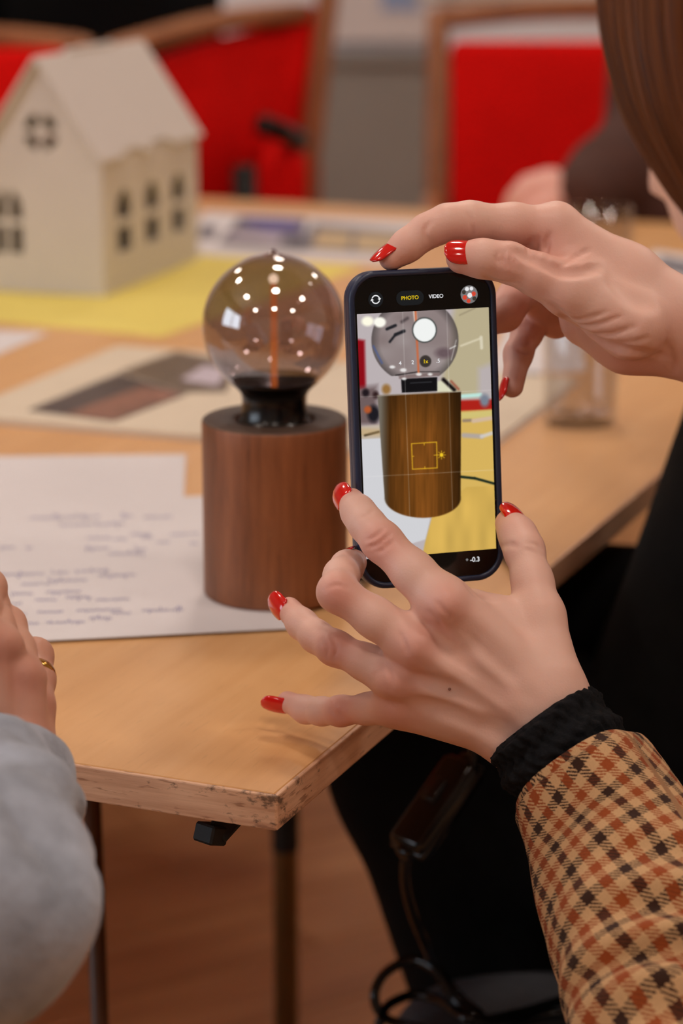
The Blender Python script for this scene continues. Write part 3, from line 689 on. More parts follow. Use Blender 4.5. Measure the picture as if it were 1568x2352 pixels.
# power cord with inline switch
cz = TZ + .0040
ctrl = [LB + [.036, .012, .007], LB + [.05, .016, .0042], T(860, 1290, cz), T(960, 1262, cz), T(1080, 1255, cz), T(1160, 1275, cz), T(1204, 1325, cz), T(1217, 1340, cz + .001)]
e = T(1217, 1340, TZ); o_ = np.array([ER[1], -ER[0], 0])
ctrl += [e + o_ * .008 - [0, 0, .004], e + o_ * .010 - [0, 0, .04], P(1150, 1560, 1.40), P(1090, 1680, 1.385), P(1086, 1740, 1.38), P(1066, 1782, 1.38)]
obj('power_cord', tube(spline(ctrl, 120), 0.0031, 10), 'black_plastic', lamp, True)
ax = nrm(P(945, 1935, 1.37) - P(1062, 1765, 1.385)); nn = cv(-.62, .28, .62); nn = nrm(nn - ax * (nn @ ax)); bb = np.cross(ax, nn)
sc_ = P(1004, 1852, 1.378); R = np.array([ax, bb, nn]).T
sw = obj('cord_switch', join(box(sc_, (.062, .027, .017), .0055, R, 3), box(sc_ - nn * .001, (.064, .0285, .004), .001, R, 1), box(sc_ - ax * .031, (.010, .011, .010), .003, R, 2), box(sc_ + ax * .031, (.010, .011, .010), .003, R, 2)), 'black_plastic', lamp, True)
obj('rocker_button', box(sc_ + nn * .0088 - ax * .006, (.016, .009, .0045), .0015, R, 2), 'black_plastic', sw, True)
sz = 0.462
ctrl = [P(944, 1940, 1.372), P(932, 1975, 1.375), P(931, 2030, 1.39), P(948, 2100, 1.41), P(975, 2165, 1.43), T(1000, 2222, sz + .030), T(1060, 2295, sz + .012), T(1110, 2345, sz + .006), T(1060, 2390, sz + .006), T(950, 2360, sz + .006), T(880, 2335, sz + .008), T(860, 2285, sz + .02), T(885, 2235, sz + .03),
        T(945, 2205, sz + .036), T(1000, 2228, sz + .034), T(1040, 2290, sz + .02), T(1100, 2340, sz + .012), T(1200, 2325, sz + .008), T(1330, 2290, sz + .006), T(1460, 2300, sz + .006)]
obj('power_cord', tube(spline(ctrl, 200), 0.0031, 10), 'black_plastic', lamp, True)
ctrl = [T(870, 2352, sz + .010), T(890, 2310, sz + .012), T(950, 2285, sz + .012), T(1010, 2300, sz + .014), T(1070, 2340, sz + .018), T(1150, 2352, sz + .01), T(1250, 2330, sz + .006), T(1350, 2330, sz + .006), T(1480, 2360, sz + .006)]
obj('power_cord', tube(spline(ctrl, 120), 0.0031, 10), 'black_plastic', lamp, True)

# ================================================================== phone
PC = np.array([0.04046792, 1.1076771, 0.88591621])
PX = nrm([0.960815, 0.27718159, 0.00221526]); PN = nrm([0.27446564, -0.95245755, 0.13226199]); PY = np.cross(PN, PX)
phone = thing('smartphone', 'smartphone in a dark navy case showing its camera view of the lamp', 'phone', PC - PY * .075)
def pw(x, y, z=0.0): return PC + PX * x + PY * y + PN * z     # metres on the screen plane, origin at the middle of the picture
CY = 0.0024; CW, CH, CD = 0.0722, 0.1490, 0.0115
# case: rounded tray with a raised lip
def slab(w_, h_, r, z0, z1, cy=CY, bev=0.0012, n=10):
    V, Fs, prev = [], [], None; steps = [(z0, -bev), (z0 + bev, 0), (z1 - bev, 0), (z1, -bev)]
    for z, ins in steps:
        pts = rrect(w_ + 2 * ins, h_ + 2 * ins, r + ins, n, 0, cy); V += [pw(x, y, z) for x, y in pts]
    m = len(pts)
    for i in range(len(steps) - 1):
        for k in range(m): k2 = (k + 1) % m; Fs.append([i * m + k, i * m + k2, (i + 1) * m + k2, (i + 1) * m + k])
    Fs += [list(range(m - 1, -1, -1)), [3 * m + k for k in range(m)]]
    return np.array(V), Fs
obj('case_back', slab(CW, CH, .0135, -CD, -.0012, bev=.0030), 'navy_case', phone, True)
lipo, lipi = rrect(CW, CH, .0135, 10, 0, CY), rrect(CW - .0056, CH - .0056, .0110, 10, 0, CY)
V, Fs = [], []
loops = [(lipo, -.0042), (rrect(CW, CH, .0135, 10, 0, CY), -.0004), (rrect(CW - .0012, CH - .0012, .0130, 10, 0, CY), .0008), (rrect(CW - .0044, CH - .0044, .0114, 10, 0, CY), .0010), (lipi, .0002), (lipi, -.0016)]
m = len(lipo)
for lp_, z in loops: V += [pw(x, y, z) for x, y in lp_]
for i in range(len(loops) - 1):
    for k in range(m): k2 = (k + 1) % m; Fs.append([i * m + k, i * m + k2, (i + 1) * m + k2, (i + 1) * m + k])
obj('case_lip', (np.array(V), Fs), 'navy_case', phone, True)
scr = obj('screen_glass', slab(CW - .0052, CH - .0052, .0112, -.0014, -.0004, bev=.0003), 'phone_glass', phone)
obj('camera_bump', box(pw(-.018, -CH / 2 + CY + .022, -CD - .001), (.034, .034, .004), .0015, np.array([PX, PY, PN]).T), 'navy_case', phone)

# the live camera picture: painted per vertex of a fine grid (a screen gives off its own light)
NX, NY = 240, 426; VW, VH = .0646, .1148
u = (np.arange(NX) + .5) / NX; v = (np.arange(NY) + .5) / NY; U, Vv = np.meshgrid(u, v)
def bil(U, V): # position in the close-up the layout was measured in
    tl, tr, br_, bl_ = map(np.array, ((125, 375), (1058, 330), (1115, 2040), (186, 2121)))
    return [(tl[i] * (1 - U) + tr[i] * U) * (1 - V) + (bl_[i] * (1 - U) + br_[i] * U) * V for i in (0, 1)]
X, Y = bil(U, Vv)
img = np.zeros((NY, NX, 3))
def paint(mask, rgb):
    global img
    c = np.array(rgb, float) if not isinstance(rgb, np.ndarray) or rgb.ndim == 1 else rgb
    img = img * (1 - mask[..., None]) + c * mask[..., None]
def sst(d, s_=3.0): return np.clip(.5 - d / (2 * s_), 0, 1)
def halfplanes(pts):   # convex polygon distance (clockwise in image space)
    d = np.full(X.shape, -1e9); n = len(pts)
    for i in range(n):
        (ax_, ay), (bx, by) = pts[i], pts[(i + 1) % n]; L = math.hypot(bx - ax_, by - ay); d = np.maximum(d, ((X - ax_) * (by - ay) - (Y - ay) * (bx - ax_)) / L)
    return d
def pg_(pts, rgb, s_=3.0, al=1.0): paint(sst(halfplanes(pts), s_) * al, rgb)
def ln_(x0, y0, x1, y1, wd, rgb, al=1.0, s_=2.5):
    t_ = np.clip(((X - x0) * (x1 - x0) + (Y - y0) * (y1 - y0)) / ((x1 - x0) ** 2 + (y1 - y0) ** 2), 0, 1)
    paint(sst(np.hypot(X - x0 - t_ * (x1 - x0), Y - y0 - t_ * (y1 - y0)) - wd / 2, s_) * al, rgb)
def el_(cx, cy, rx, ry, rgb, s_=4.0, al=1.0): paint(sst((np.hypot((X - cx) / rx, (Y - cy) / ry) - 1) * min(rx, ry), s_) * al, rgb)
def vnoise(sx, sy, seed):
    g = np.random.default_rng(seed).random((64, 64)); gx_, gy_ = (X / sx) % 62, (Y / sy) % 62; i, j = gx_.astype(int), gy_.astype(int); fx, fy = gx_ - i, gy_ - j
    fx, fy = fx * fx * (3 - 2 * fx), fy * fy * (3 - 2 * fy)
    return g[j, i] * (1 - fx) * (1 - fy) + g[j, i + 1] * fx * (1 - fy) + g[j + 1, i] * (1 - fx) * fy + g[j + 1, i + 1] * fx * fy
img[:] = (184, 174, 176)
pg_([(820, 300), (1130, 300), (1130, 960), (700, 960)], (182, 170, 138), 25)
pg_([(985, 760), (1130, 700), (1130, 1010), (985, 1010)], (182, 172, 172), 25)
pg_([(120, 550), (178, 560), (186, 900), (130, 920)], (140, 14, 24), 12); pg_([(100, 900), (260, 880), (270, 1160), (110, 1160)], (110, 92, 92), 25)
el_(330, 905, 30, 35, (150, 110, 60), 12); el_(185, 930, 24, 28, (34, 26, 30), 10); el_(255, 945, 20, 26, (52, 34, 34), 10)
el_(240, 1080, 42, 60, (30, 28, 34), 14); el_(200, 1050, 26, 26, (176, 86, 46), 10)
pg_([(690, 850), (770, 840), (830, 925), (690, 925)], (216, 214, 186), 8); ln_(735, 838, 812, 910, 26, (24, 18, 18), 1, 8); ln_(790, 850, 842, 905, 14, (146, 58, 44), .8, 8)
pg_([(845, 1040), (1130, 1010), (1130, 2140), (845, 2140)], (212, 176, 92), 12)
pg_([(850, 985), (1130, 975), (1130, 1050), (850, 1060)], (172, 34, 26), 10); ln_(870, 955, 1000, 945, 26, (186, 226, 216), 1, 8); el_(1030, 985, 34, 44, (120, 128, 142), 14)
pg_([(860, 1070), (1130, 1045), (1130, 1100), (860, 1120)], (206, 190, 116), 12); ln_(880, 1128, 930, 1126, 20, (128, 112, 112), .8, 8); ln_(950, 1130, 1110, 1105, 30, (206, 180, 160), .9, 8)
ln_(880, 1232, 1010, 1240, 34, (172, 162, 160), .9, 8); ln_(1010, 1240, 1090, 1215, 26, (206, 200, 196), .9, 8)
pg_([(120, 1170), (330, 1150), (330, 1260), (120, 1270)], (190, 176, 160), 10); ln_(180, 1232, 275, 1208, 16, (30, 26, 24), 1, 5); pg_([(120, 1180), (330, 1190), (330, 1230), (120, 1240)], (196, 160, 100), 14, .5)
ln_(860, 600, 1000, 548, 14, (214, 204, 176), .9, 5); ln_(1004, 540, 1008, 615, 22, (216, 208, 184), .9, 5); ln_(850, 385, 960, 335, 9, (140, 128, 104), .7, 5)
pg_([(120, 1262), (330, 1250), (640, 1830), (600, 2004), (495, 2012), (120, 2130)], (206, 206, 210), 5)
tab = np.stack([np.full(X.shape, c_, float) for c_ in (208, 170, 84)], -1) * (0.94 + .12 * vnoise(60, 220, 4))[..., None]
paint(sst(halfplanes([(640, 1800), (900, 1600), (1160, 1590), (1160, 2160), (560, 2160), (602, 2004)]), 5), tab)
ln_(862, 1528, 960, 1538, 18, (26, 40, 30), 1, 4); ln_(960, 1538, 1110, 1578, 17, (26, 40, 30), 1, 4)
# lamp in the picture
body = sst(halfplanes([(268, 952), (860, 924), (858, 1670), (318, 1690)]), 3); lowel = sst((np.hypot((X - 588) / 271, (Y - 1680) / 142) - 1) * 142, 3) * (Y > 1650)
tt = np.clip((X - 290) / 570, 0, 1); sh = np.clip(.42 + 1.0 * np.sin(math.pi * np.clip(tt, 0, 1)) ** .8 * .6, 0, 1.05)
gr = vnoise(9, 160, 11) * .5 + vnoise(22, 260, 12) * .5
wc_ = np.stack([92 + 44 * gr, 54 + 26 * gr, 17 + 12 * gr], -1) * (sh * (1.02 - .28 * np.clip((1200 - Y) / 300, 0, 1)))[..., None]
edge = np.clip(1 - tt * 9, 0, 1)[..., None]; wc_ = wc_ * (1 - edge) + np.array([112, 104, 92.]) * edge
paint(np.maximum(body, lowel), wc_)
ln_(266, 950, 860, 922, 6, (128, 112, 92), .8)
pg_([(434, 832), (690, 820), (690, 918), (440, 930)], (20, 18, 20), 3); ln_(500, 862, 650, 854, 5, (96, 100, 106), .6)
# glass globe
dd = np.hypot((X - 534) / 308, (Y - 560) / 300); inside = sst((dd - 1) * 300, 3) * (Y < 812)
gl = np.stack([150 - 26 * vnoise(150, 80, 21), 138 - 30 * vnoise(150, 80, 21), 136 - 30 * vnoise(150, 80, 21)], -1)
gl = gl * (1 - .45 * np.clip((dd - .8) / .2, 0, 1))[..., None]
paint(inside * .86, gl)
el_(200, 425, 42, 34, (252, 248, 226), 10); el_(285, 432, 42, 36, (250, 248, 236), 8)
ln_(335, 480, 395, 455, 20, (34, 34, 38), 1, 5); ln_(355, 570, 395, 520, 16, (34, 34, 38), 1, 5); ln_(395, 520, 455, 495, 22, (34, 34, 38), 1, 5); ln_(440, 430, 480, 405, 20, (70, 60, 62), .8, 8)
ln_(240, 600, 300, 720, 12, (70, 90, 150), .7, 6); el_(740, 650, 60, 36, (104, 86, 90), 16); ln_(780, 620, 822, 600, 8, (230, 228, 226), .8)
ln_(790, 700, 826, 560, 7, (226, 222, 218), .5)
ln_(396, 806, 560, 782, 7, (40, 34, 34), 1); ln_(560, 782, 705, 782, 6, (40, 34, 34), .9); ln_(430, 822, 700, 800, 22, (126, 106, 104), .9, 5)
ln_(530, 340, 538, 420, 26, (214, 200, 190), .9, 3); ln_(536, 340, 558, 795, 15, (196, 104, 66), .95, 3)
for (x_, y_, r_) in ((372, 748, 14), (450, 770, 16), (560, 800, 14), (640, 800, 12), (455, 832, 12)): el_(x_, y_, r_ * 1.4, r_ * .8, (240, 238, 236), 4, .85)
# overlay of the camera app
for (x0, y0, x1, y1) in ((445, 360, 495, 1815), (758, 345, 800, 1760), (168, 1530, 1100, 1478), (150, 960, 1085, 912)): ln_(x0, y0, x1, y1, 4, (235, 232, 228), .33, 1.5)
el_(600, 488, 88, 90, (58, 62, 60), 3); el_(600, 488, 80, 82, (238, 240, 238), 3)
el_(607, 708, 41, 42, (58, 52, 48), 3)
sq = [(508, 1292), (686, 1280), (690, 1464), (515, 1474)]
for i in range(4): ln_(*sq[i], *sq[(i + 1) % 4], 6, (226, 178, 40), 1, 2)
for (a_, b_2) in (((597, 1286), (598, 1302)), ((512, 1383), (524, 1382)), ((603, 1470), (602, 1456)), ((688, 1372), (668, 1374))): ln_(*a_, *b_2, 5, (226, 178, 40), 1, 2)
el_(721, 1372, 14, 14, (240, 200, 40), 3)
for k in range(8):
    an = k * math.pi / 4; ln_(721 + 20 * math.cos(an), 1372 + 20 * math.sin(an), 721 + 29 * math.cos(an), 1372 + 29 * math.sin(an), 5, (236, 196, 40), .9, 2)
for _ in range(2): img[1:-1, 1:-1] = (img[1:-1, 1:-1] * 4 + img[:-2, 1:-1] + img[2:, 1:-1] + img[1:-1, :-2] + img[1:-1, 2:]) / 8
img = np.clip(img, 0, 255) / 255; limg = np.where(img <= .04045, img / 12.92, ((img + .055) / 1.055) ** 2.4)
gxv = np.linspace(-VW / 2, VW / 2, NX + 1); gyv = np.linspace(VH / 2, -VH / 2, NY + 1); GX, GY = np.meshgrid(gxv, gyv)
V = PC + GX.ravel()[:, None] * PX + GY.ravel()[:, None] * PY - PN * .00032
ii = np.arange(NY)[:, None] * (NX + 1) + np.arange(NX)[None]; Q = np.stack([ii, ii + NX + 1, ii + NX + 2, ii + 1], -1).reshape(-1, 4)
disp = obj('camera_picture', (V, Q), 'display_picture', scr)
ca = disp.data.color_attributes.new('picture', 'FLOAT_COLOR', 'CORNER')
ca.data.foreach_set('color', np.repeat(np.concatenate([limg.reshape(-1, 3), np.ones((NX * NY, 1))], 1), 4, axis=0).astype(np.float32).ravel())
def cpos(cx, cy):      # close-up coordinates -> metres on the screen plane
    uu, vv = .5, .5
    for _ in range(12):
        x_, y_ = bil(uu, vv); ex, ey = cx - x_, cy - y_; uu += ex / 933; vv += ey / 1728
    return (uu - .5) * VW, (.5 - vv) * VH
def ui_text(body_, cx, cy, size, mat, name='screen_text', z=-.00025):
    cu = bpy.data.curves.new('tmp', 'FONT'); cu.body = body_; cu.size = size; cu.align_x = 'CENTER'; cu.align_y = 'CENTER'; cu.offset = size * .012
    o = bpy.data.objects.new('tmp', cu); COL.objects.link(o); me = bpy.data.meshes.new_from_object(o.evaluated_get(bpy.context.evaluated_depsgraph_get()))
    vv = np.array([x.co[:] for x in me.vertices]); ff = [list(p.vertices) for p in me.polygons]; bpy.data.objects.remove(o); bpy.data.curves.remove(cu); bpy.data.meshes.remove(me)
    x0, y0 = cpos(cx, cy); return obj(name, (np.array([pw(x0 + a_[0], y0 + a_[1], z) for a_ in vv]), ff), mat, scr)
def ui_shape(pts, mat, name, z=-.00028): return obj(name, (np.array([pw(x, y, z) for x, y in pts]), [list(range(len(pts)))]), mat, scr)
x0, y0 = cpos(498, 262); ui_shape(rrect(.0135, .0068, .0034, 8, x0, y0), 'ui_grey', 'mode_pill', -.0003)
ui_text('PHOTO', 497, 262, .00245, 'ui_yellow'); ui_text('VIDEO', 682, 252, .00245, 'ui_white')
ui_text('-0.3', 962, 2120, .0032, 'ui_white'); ui_text('4', 428, 722, .0026, 'ui_white'); ui_text('2', 516, 716, .0026, 'ui_white'); ui_text('1x', 607, 710, .0025, 'ui_yellow'); ui_text('.5', 697, 706, .0026, 'ui_white')
x0, y0 = cpos(905, 2122); ui_shape(circ(x0, y0, .0006, 16), 'ui_dim', 'exposure_dot')
x0, y0 = cpos(257, 272); ui_shape(circ(x0, y0, .0036, 32), 'ui_grey', 'flip_button', -.0003)
for s_ in (0, math.pi):
    a_ = np.linspace(.25 + s_, math.pi - .35 + s_, 14)
    pts = [(x0 + .0021 * math.cos(k), y0 + .0021 * math.sin(k)) for k in a_] + [(x0 + .00155 * math.cos(k), y0 + .00155 * math.sin(k)) for k in a_[::-1]]
    V = np.array([pw(x, y, -.00025) for x, y in pts]); n = len(a_); obj('flip_arrow', (V, [[i, i + 1, 2 * n - 2 - i, 2 * n - 1 - i] for i in range(n - 1)]), 'ui_white', scr)
    e_ = a_[0]; cxx, cyy = x0 + .0018 * math.cos(e_), y0 + .0018 * math.sin(e_); ui_shape([(cxx + .0009 * math.cos(e_), cyy + .0009 * math.sin(e_)), (cxx - .0009 * math.cos(e_), cyy - .0009 * math.sin(e_)), (cxx + .0010 * math.sin(e_), cyy - .0010 * math.cos(e_))][::-1], 'ui_white', 'flip_arrow', -.00024)
x0, y0 = cpos(918, 240); ui_shape(circ(x0, y0, .0042, 32), 'ui_dim', 'last_picture', -.0003)
for (dx, dy, r_, mt_) in ((.0022, .0002, .0011, 'ui_red'), (-.0022, -.0013, .0011, 'ui_red'), (-.0004, -.0030, .0010, 'ui_red'), (.0003, -.0004, .0012, 'ui_white'), (-.001, .0026, .0010, 'ui_white'), (.0012, .0027, .0009, 'ui_white'), (-.0026, .0012, .0010, 'ui_dark'), (.0025, -.0020, .0010, 'ui_dark')):
    ui_shape(circ(x0 + dx, y0 + dy, r_, 14), mt_, 'last_picture_patch', -.00026 + .00001 * r_)

# ================================================================== hands
def chain(pts): return [(P(x, y, Z), r / 1000.0) for x, y, Z, r in pts]
def hand(fingers, palm, extra=(), grooves=(), vox=0.0008, kf=0.005, kp=0.008, kff=0.0022, kpalm=0.010, lines=()):
    """fingers, palm: chains of (point, radius); every finger joins the palm softly, finger against finger only creases."""
    allp = np.array([q for ch in list(fingers) + list(palm) for q, _ in ch]); mr = 0.030
    fd = Field(allp.min(0) - mr, allp.max(0) + mr, vox)
    pd = fd.new()
    for ch in palm:
        for (a, ra), (b, rb) in zip(ch[:-1], ch[1:]): fd.cone(pd, a, b, ra, rb, kpalm)
    for (a, b, ra, rb, k) in extra: fd.cone(pd, a, b, ra, rb, k)
    tot = None
    for ch in fingers:
        d = fd.new()
        for (a, ra), (b, rb) in zip(ch[:-1], ch[1:]): fd.cone(d, a, b, ra, rb, kf)
        g = smin(pd, d, kp); tot = g if tot is None else smin(tot, g, kff)
    for (a, b, dep, sig) in grooves: fd.groove(tot, a, b, dep, sig)
    # skin folds: lines traced on the visible side of the hand, pressed into its real surface
    zs = np.arange(0.95, 1.32, vox * .5); cuts = []
    def surf(x, y):
        q = CAM + zs[:, None] * ray(x, y); ix = np.round((q - fd.lo) / vox).astype(int); ok = ((ix >= 0) & (ix < fd.n)).all(1)
        if not ok.any(): return None
        v_ = np.full(len(zs), 1.0); v_[ok] = tot[tuple(ix[ok].T)]; h = np.argmax(v_ < 0); return q[h] if v_[h] < 0 else None
    for (ln, dep, sig) in lines:
        pp = [surf(x, y) for x, y in spline(ln, max(4, int(sum(math.dist(a, b) for a, b in zip(ln[:-1], ln[1:])) / 7)))]
        n_ = len(pp)
        for k_ in range(n_ - 1):
            if pp[k_] is not None and pp[k_ + 1] is not None and np.linalg.norm(pp[k_] - pp[k_ + 1]) < .008: cuts.append((pp[k_], pp[k_ + 1], dep * math.sin(math.pi * (k_ + .8) / (n_ + .6)) ** .6, sig))
    for (a, b, dep, sig) in cuts: fd.groove(tot, a, b, dep * 1.05, sig)
    V, Q = fd.mesh(tot); return smooth(V, Q, 1, 0.4), Q
def creases(pt, r, fdir, n, spread=(-.0032, 0, .0030), half=.0055, depth=.0006, sig=.0011):
    fdir = nrm(fdir); n = nrm(np.asarray(n) - fdir * (np.asarray(n) @ fdir)); s = np.cross(fdir, n); out = []
    for q in spread:
        w_ = half * (1 - .35 * abs(q) / .004); am = math.asin(min(.9, w_ / r)); c = pt + fdir * q; rj = random.uniform(-.0005, .0005)
        arc = [c + fdir * rj * math.sin(3 * t_) + r * .99 * (n * math.cos(t_) + s * math.sin(t_)) for t_ in np.linspace(-am, am, 7)]
        for k_, (a, b) in enumerate(zip(arc[:-1], arc[1:])): out.append((a, b, depth * (.55 if k_ in (0, 5) else .75), sig))
    return out
TC = cv(0, 0, 1)
def merge(*ms):
    V, Q, n = [], [], 0
    for v, q in ms: V.append(v); Q.append(q + n); n += len(v)
    return np.concatenate(V), np.concatenate(Q)

# ---- the woman's left hand, cradling the phone from below
LI = chain([(1022, 1388, 1.086, 11.2), (950, 1316, 1.092, 9.3), (876, 1243, 1.100, 8.7), (842, 1204, 1.108, 7.7), (822, 1176, 1.115, 7.2), (806, 1152, 1.126, 6.4)])
LM = chain([(954, 1480, 1.090, 10.8), (862, 1420, 1.089, 8.7), (774, 1360, 1.090, 8.4), (784, 1322, 1.104, 7.5), (797, 1302, 1.118, 7.0), (811, 1292, 1.133, 6.4)])
LG = chain([(912, 1556, 1.100, 10.2), (842, 1522, 1.106, 7.9), (768, 1488, 1.115, 7.6), (726, 1462, 1.125, 7.0), (694, 1434, 1.135, 6.6), (663, 1400, 1.146, 6.0)])
LP = chain([(912, 1618, 1.112, 9.4), (846, 1628, 1.122, 6.7), (782, 1633, 1.132, 6.5), (738, 1634, 1.143, 6.0), (702, 1630, 1.152, 5.9), (660, 1612, 1.161, 5.2)])
LT = chain([(1258, 1555, 1.098, 15), (1240, 1415, 1.108, 11.0), (1222, 1335, 1.118, 9.0), (1203, 1262, 1.128, 8.8), (1188, 1228, 1.135, 8.2), (1170, 1203, 1.142, 7.0)])
cI, cM, cR, cP = P(1235, 1590, 1.098), P(1210, 1620, 1.098), P(1190, 1650, 1.100), P(1168, 1670, 1.106)
palm = [[LI[0], (cI, .015)], [LM[0], (cM, .015)], [LG[0], (cR, .0145)], [LP[0], (cP, .0135)],
        chain([(1270, 1620, 1.100, 17), (1325, 1745, 1.094, 15.5), (1400, 1900, 1.080, 18)]), chain([(1203, 1688, 1.104, 16.5), (1280, 1790, 1.098, 15.5), (1370, 1930, 1.080, 18)]),
        chain([(1190, 1470, 1.122, 13), (1235, 1580, 1.118, 16)]), chain([(1085, 1398, 1.104, 8), (1150, 1432, 1.108, 9), (1215, 1450, 1.110, 10)])]
ext = []
for (q, r_), c_ in zip((LI[0], LM[0], LG[0], LP[0]), (cI, cM, cR, cP)):
    ext += [(q + TC * (r_ * .72), q + TC * (r_ * .75), .0052, .0052, .006), (q + TC * (r_ * .85) + (c_ - q) * .12, c_ + TC * .0135, .0024, .0020, .0035)]
gr = []
for (x0, y0, x1, y1, Z) in ((985, 1435, 1075, 1490, 1.083), (930, 1520, 1040, 1560, 1.090), (905, 1590, 1010, 1610, 1.099)): gr.append((P(x0, y0, Z), P(x1, y1, Z), .0024, .0065))
LL_ = [([(842, 1258), (868, 1250), (896, 1226)], .0007, .0010), ([(852, 1270), (880, 1262), (904, 1240)], .0006, .0010), ([(836, 1242), (862, 1232), (882, 1212)], .0006, .0010), ([(868, 1248), (884, 1252), (898, 1246)], .0005, .0008),
       ([(826, 1190), (846, 1184), (856, 1172)], .0004, .0009), ([(1152, 1256), (1168, 1250), (1186, 1254)], .0008, .0013), ([(1210, 1246), (1232, 1252), (1244, 1262)], .0005, .0010), ([(1206, 1262), (1228, 1268), (1246, 1276)], .0005, .0010),
       ([(756, 1612), (764, 1632), (778, 1650)], .0005, .0010), ([(776, 1608), (780, 1630), (790, 1652)], .0005, .0010), ([(738, 1470), (752, 1488), (750, 1510)], .0005, .0010), ([(760, 1462), (772, 1486), (768, 1512)], .0005, .0010),
       ([(752, 1352), (772, 1344), (800, 1350)], .0004, .0010), ([(980, 1402), (1000, 1420), (1014, 1440)], .0004, .0011), ([(1000, 1380), (1020, 1402), (1036, 1425)], .0004, .0011), ([(916, 1452), (930, 1478), (934, 1502)], .0004, .0011),
       ([(1066, 1340), (1096, 1368), (1140, 1382)], .0005, .0020), ([(890, 1532), (898, 1556), (896, 1584)], .0004, .0012), ([(1000, 1475), (1080, 1545), (1160, 1610)], .0009, .0045), ([(960, 1555), (1060, 1600), (1140, 1650)], .0008, .0045), ([(950, 1612), (1040, 1640), (1120, 1680)], .0008, .0045),
       ([(1050, 1420), (1120, 1490), (1190, 1560)], .0007, .0045), ([(1120, 1660), (1150, 1680), (1180, 1720)], .0010, .0060)]
left_hand = hand([LI, LM, LG, LP, LT], palm, ext, gr, lines=LL_)
# ---- the woman's right hand, thumb and index on the top edge
RI = chain([(1278, 530, 1.142, 10.6), (1180, 516, 1.138, 9.5), (1078, 508, 1.133, 8.7), (1026, 512, 1.130, 8.1), (980, 531, 1.128, 7.4), (935, 564, 1.127, 7.0), (899, 592, 1.126, 6.1)])
RM = chain([(1300, 545, 1.165, 10.4), (1250, 590, 1.178, 9.2), (1205, 640, 1.185, 8.6), (1178, 690, 1.178, 8.0), (1160, 722, 1.172, 7.6), (1108, 748, 1.163, 6.6)])
RG = chain([(1315, 590, 1.185, 10.0), (1275, 650, 1.196, 8.6), (1238, 712, 1.202, 8.0), (1210, 765, 1.197, 7.0), (1190, 812, 1.190, 6.5), (1176, 888, 1.182, 5.5)])
RP = chain([(1335, 640, 1.198, 9.4), (1310, 690, 1.204, 8.2), (1276, 738, 1.202, 7.6), (1245, 706, 1.192, 6.8), (1215, 684, 1.182, 6.0)])
RTb = chain([(1450, 745, 1.132, 17), (1308, 668, 1.125, 12.0), (1236, 632, 1.123, 9.6), (1168, 603, 1.121, 8.8), (1108, 594, 1.120, 8.4), (1060, 592, 1.120, 7.4)])
cw = P(1500, 720, 1.155)
palm = [[RI[0], (P(1440, 640, 1.148), .0136), (P(1545, 728, 1.150), .0145)], [RM[0], (cw, .016)], [RG[0], (cw, .016)], [RP[0], (P(1500, 760, 1.170), .016)],
        chain([(1545, 728, 1.150, 14.5), (1700, 825, 1.155, 17), (1900, 905, 1.165, 24)]), chain([(1545, 770, 1.156, 14.5), (1700, 850, 1.160, 17), (1900, 955, 1.170, 24)]),
        chain([(1348, 735, 1.165, 12), (1440, 778, 1.158, 13.5), (1530, 786, 1.156, 13)]), chain([(1330, 655, 1.155, 13), (1420, 700, 1.150, 17), (1500, 735, 1.150, 16)]),
        chain([(1290, 600, 1.138, 9), (1330, 650, 1.132, 12)])]
gr = []
RL_ = [([(1178, 574), (1230, 596), (1290, 622), (1340, 622), (1376, 610)], .0024, .0024), ([(1262, 536), (1254, 570), (1262, 612)], .0009, .0014), ([(1222, 548), (1214, 574), (1236, 602)], .0010, .0015), ([(1282, 616), (1318, 592), (1352, 574)], .0008, .0014),
       ([(1240, 540), (1234, 572), (1246, 606)], .0006, .0012), ([(992, 506), (976, 530), (986, 562)], .0005, .0011), ([(1084, 556), (1086, 526), (1074, 484)], .0004, .0013),
       ([(1150, 574), (1140, 590), (1146, 606)], .0006, .0010), ([(1164, 572), (1155, 592), (1162, 612)], .0007, .0010), ([(1176, 576), (1172, 596), (1178, 616)], .0006, .0010), ([(1188, 584), (1184, 600), (1190, 620)], .0005, .0010),
       ([(1110, 632), (1140, 645), (1180, 652)], .0005, .0012), ([(1284, 722), (1330, 736), (1396, 716)], .0005, .0013), ([(1304, 746), (1360, 748), (1430, 726)], .0005, .0013), ([(1338, 766), (1400, 768), (1460, 750)], .0005, .0014), ([(1390, 786), (1440, 788), (1490, 776)], .0004, .0014),
       ([(1262, 700), (1320, 752), (1400, 796), (1532, 820)], .0016, .0024), ([(1526, 786), (1540, 820), (1546, 856)], .0008, .0020), ([(1172, 755), (1190, 748), (1206, 752)], .0006, .0012), ([(1185, 800), (1200, 808), (1214, 806)], .0007, .0012), ([(1400, 640), (1450, 680), (1500, 700)], .0008, .0050)]
right_hand = hand([RI, RM, RG, RP, RTb], palm, [(RI[0][0] + UP * .0055, RI[0][0] + UP * .0055, .005, .005, .008)], gr, lines=RL_)

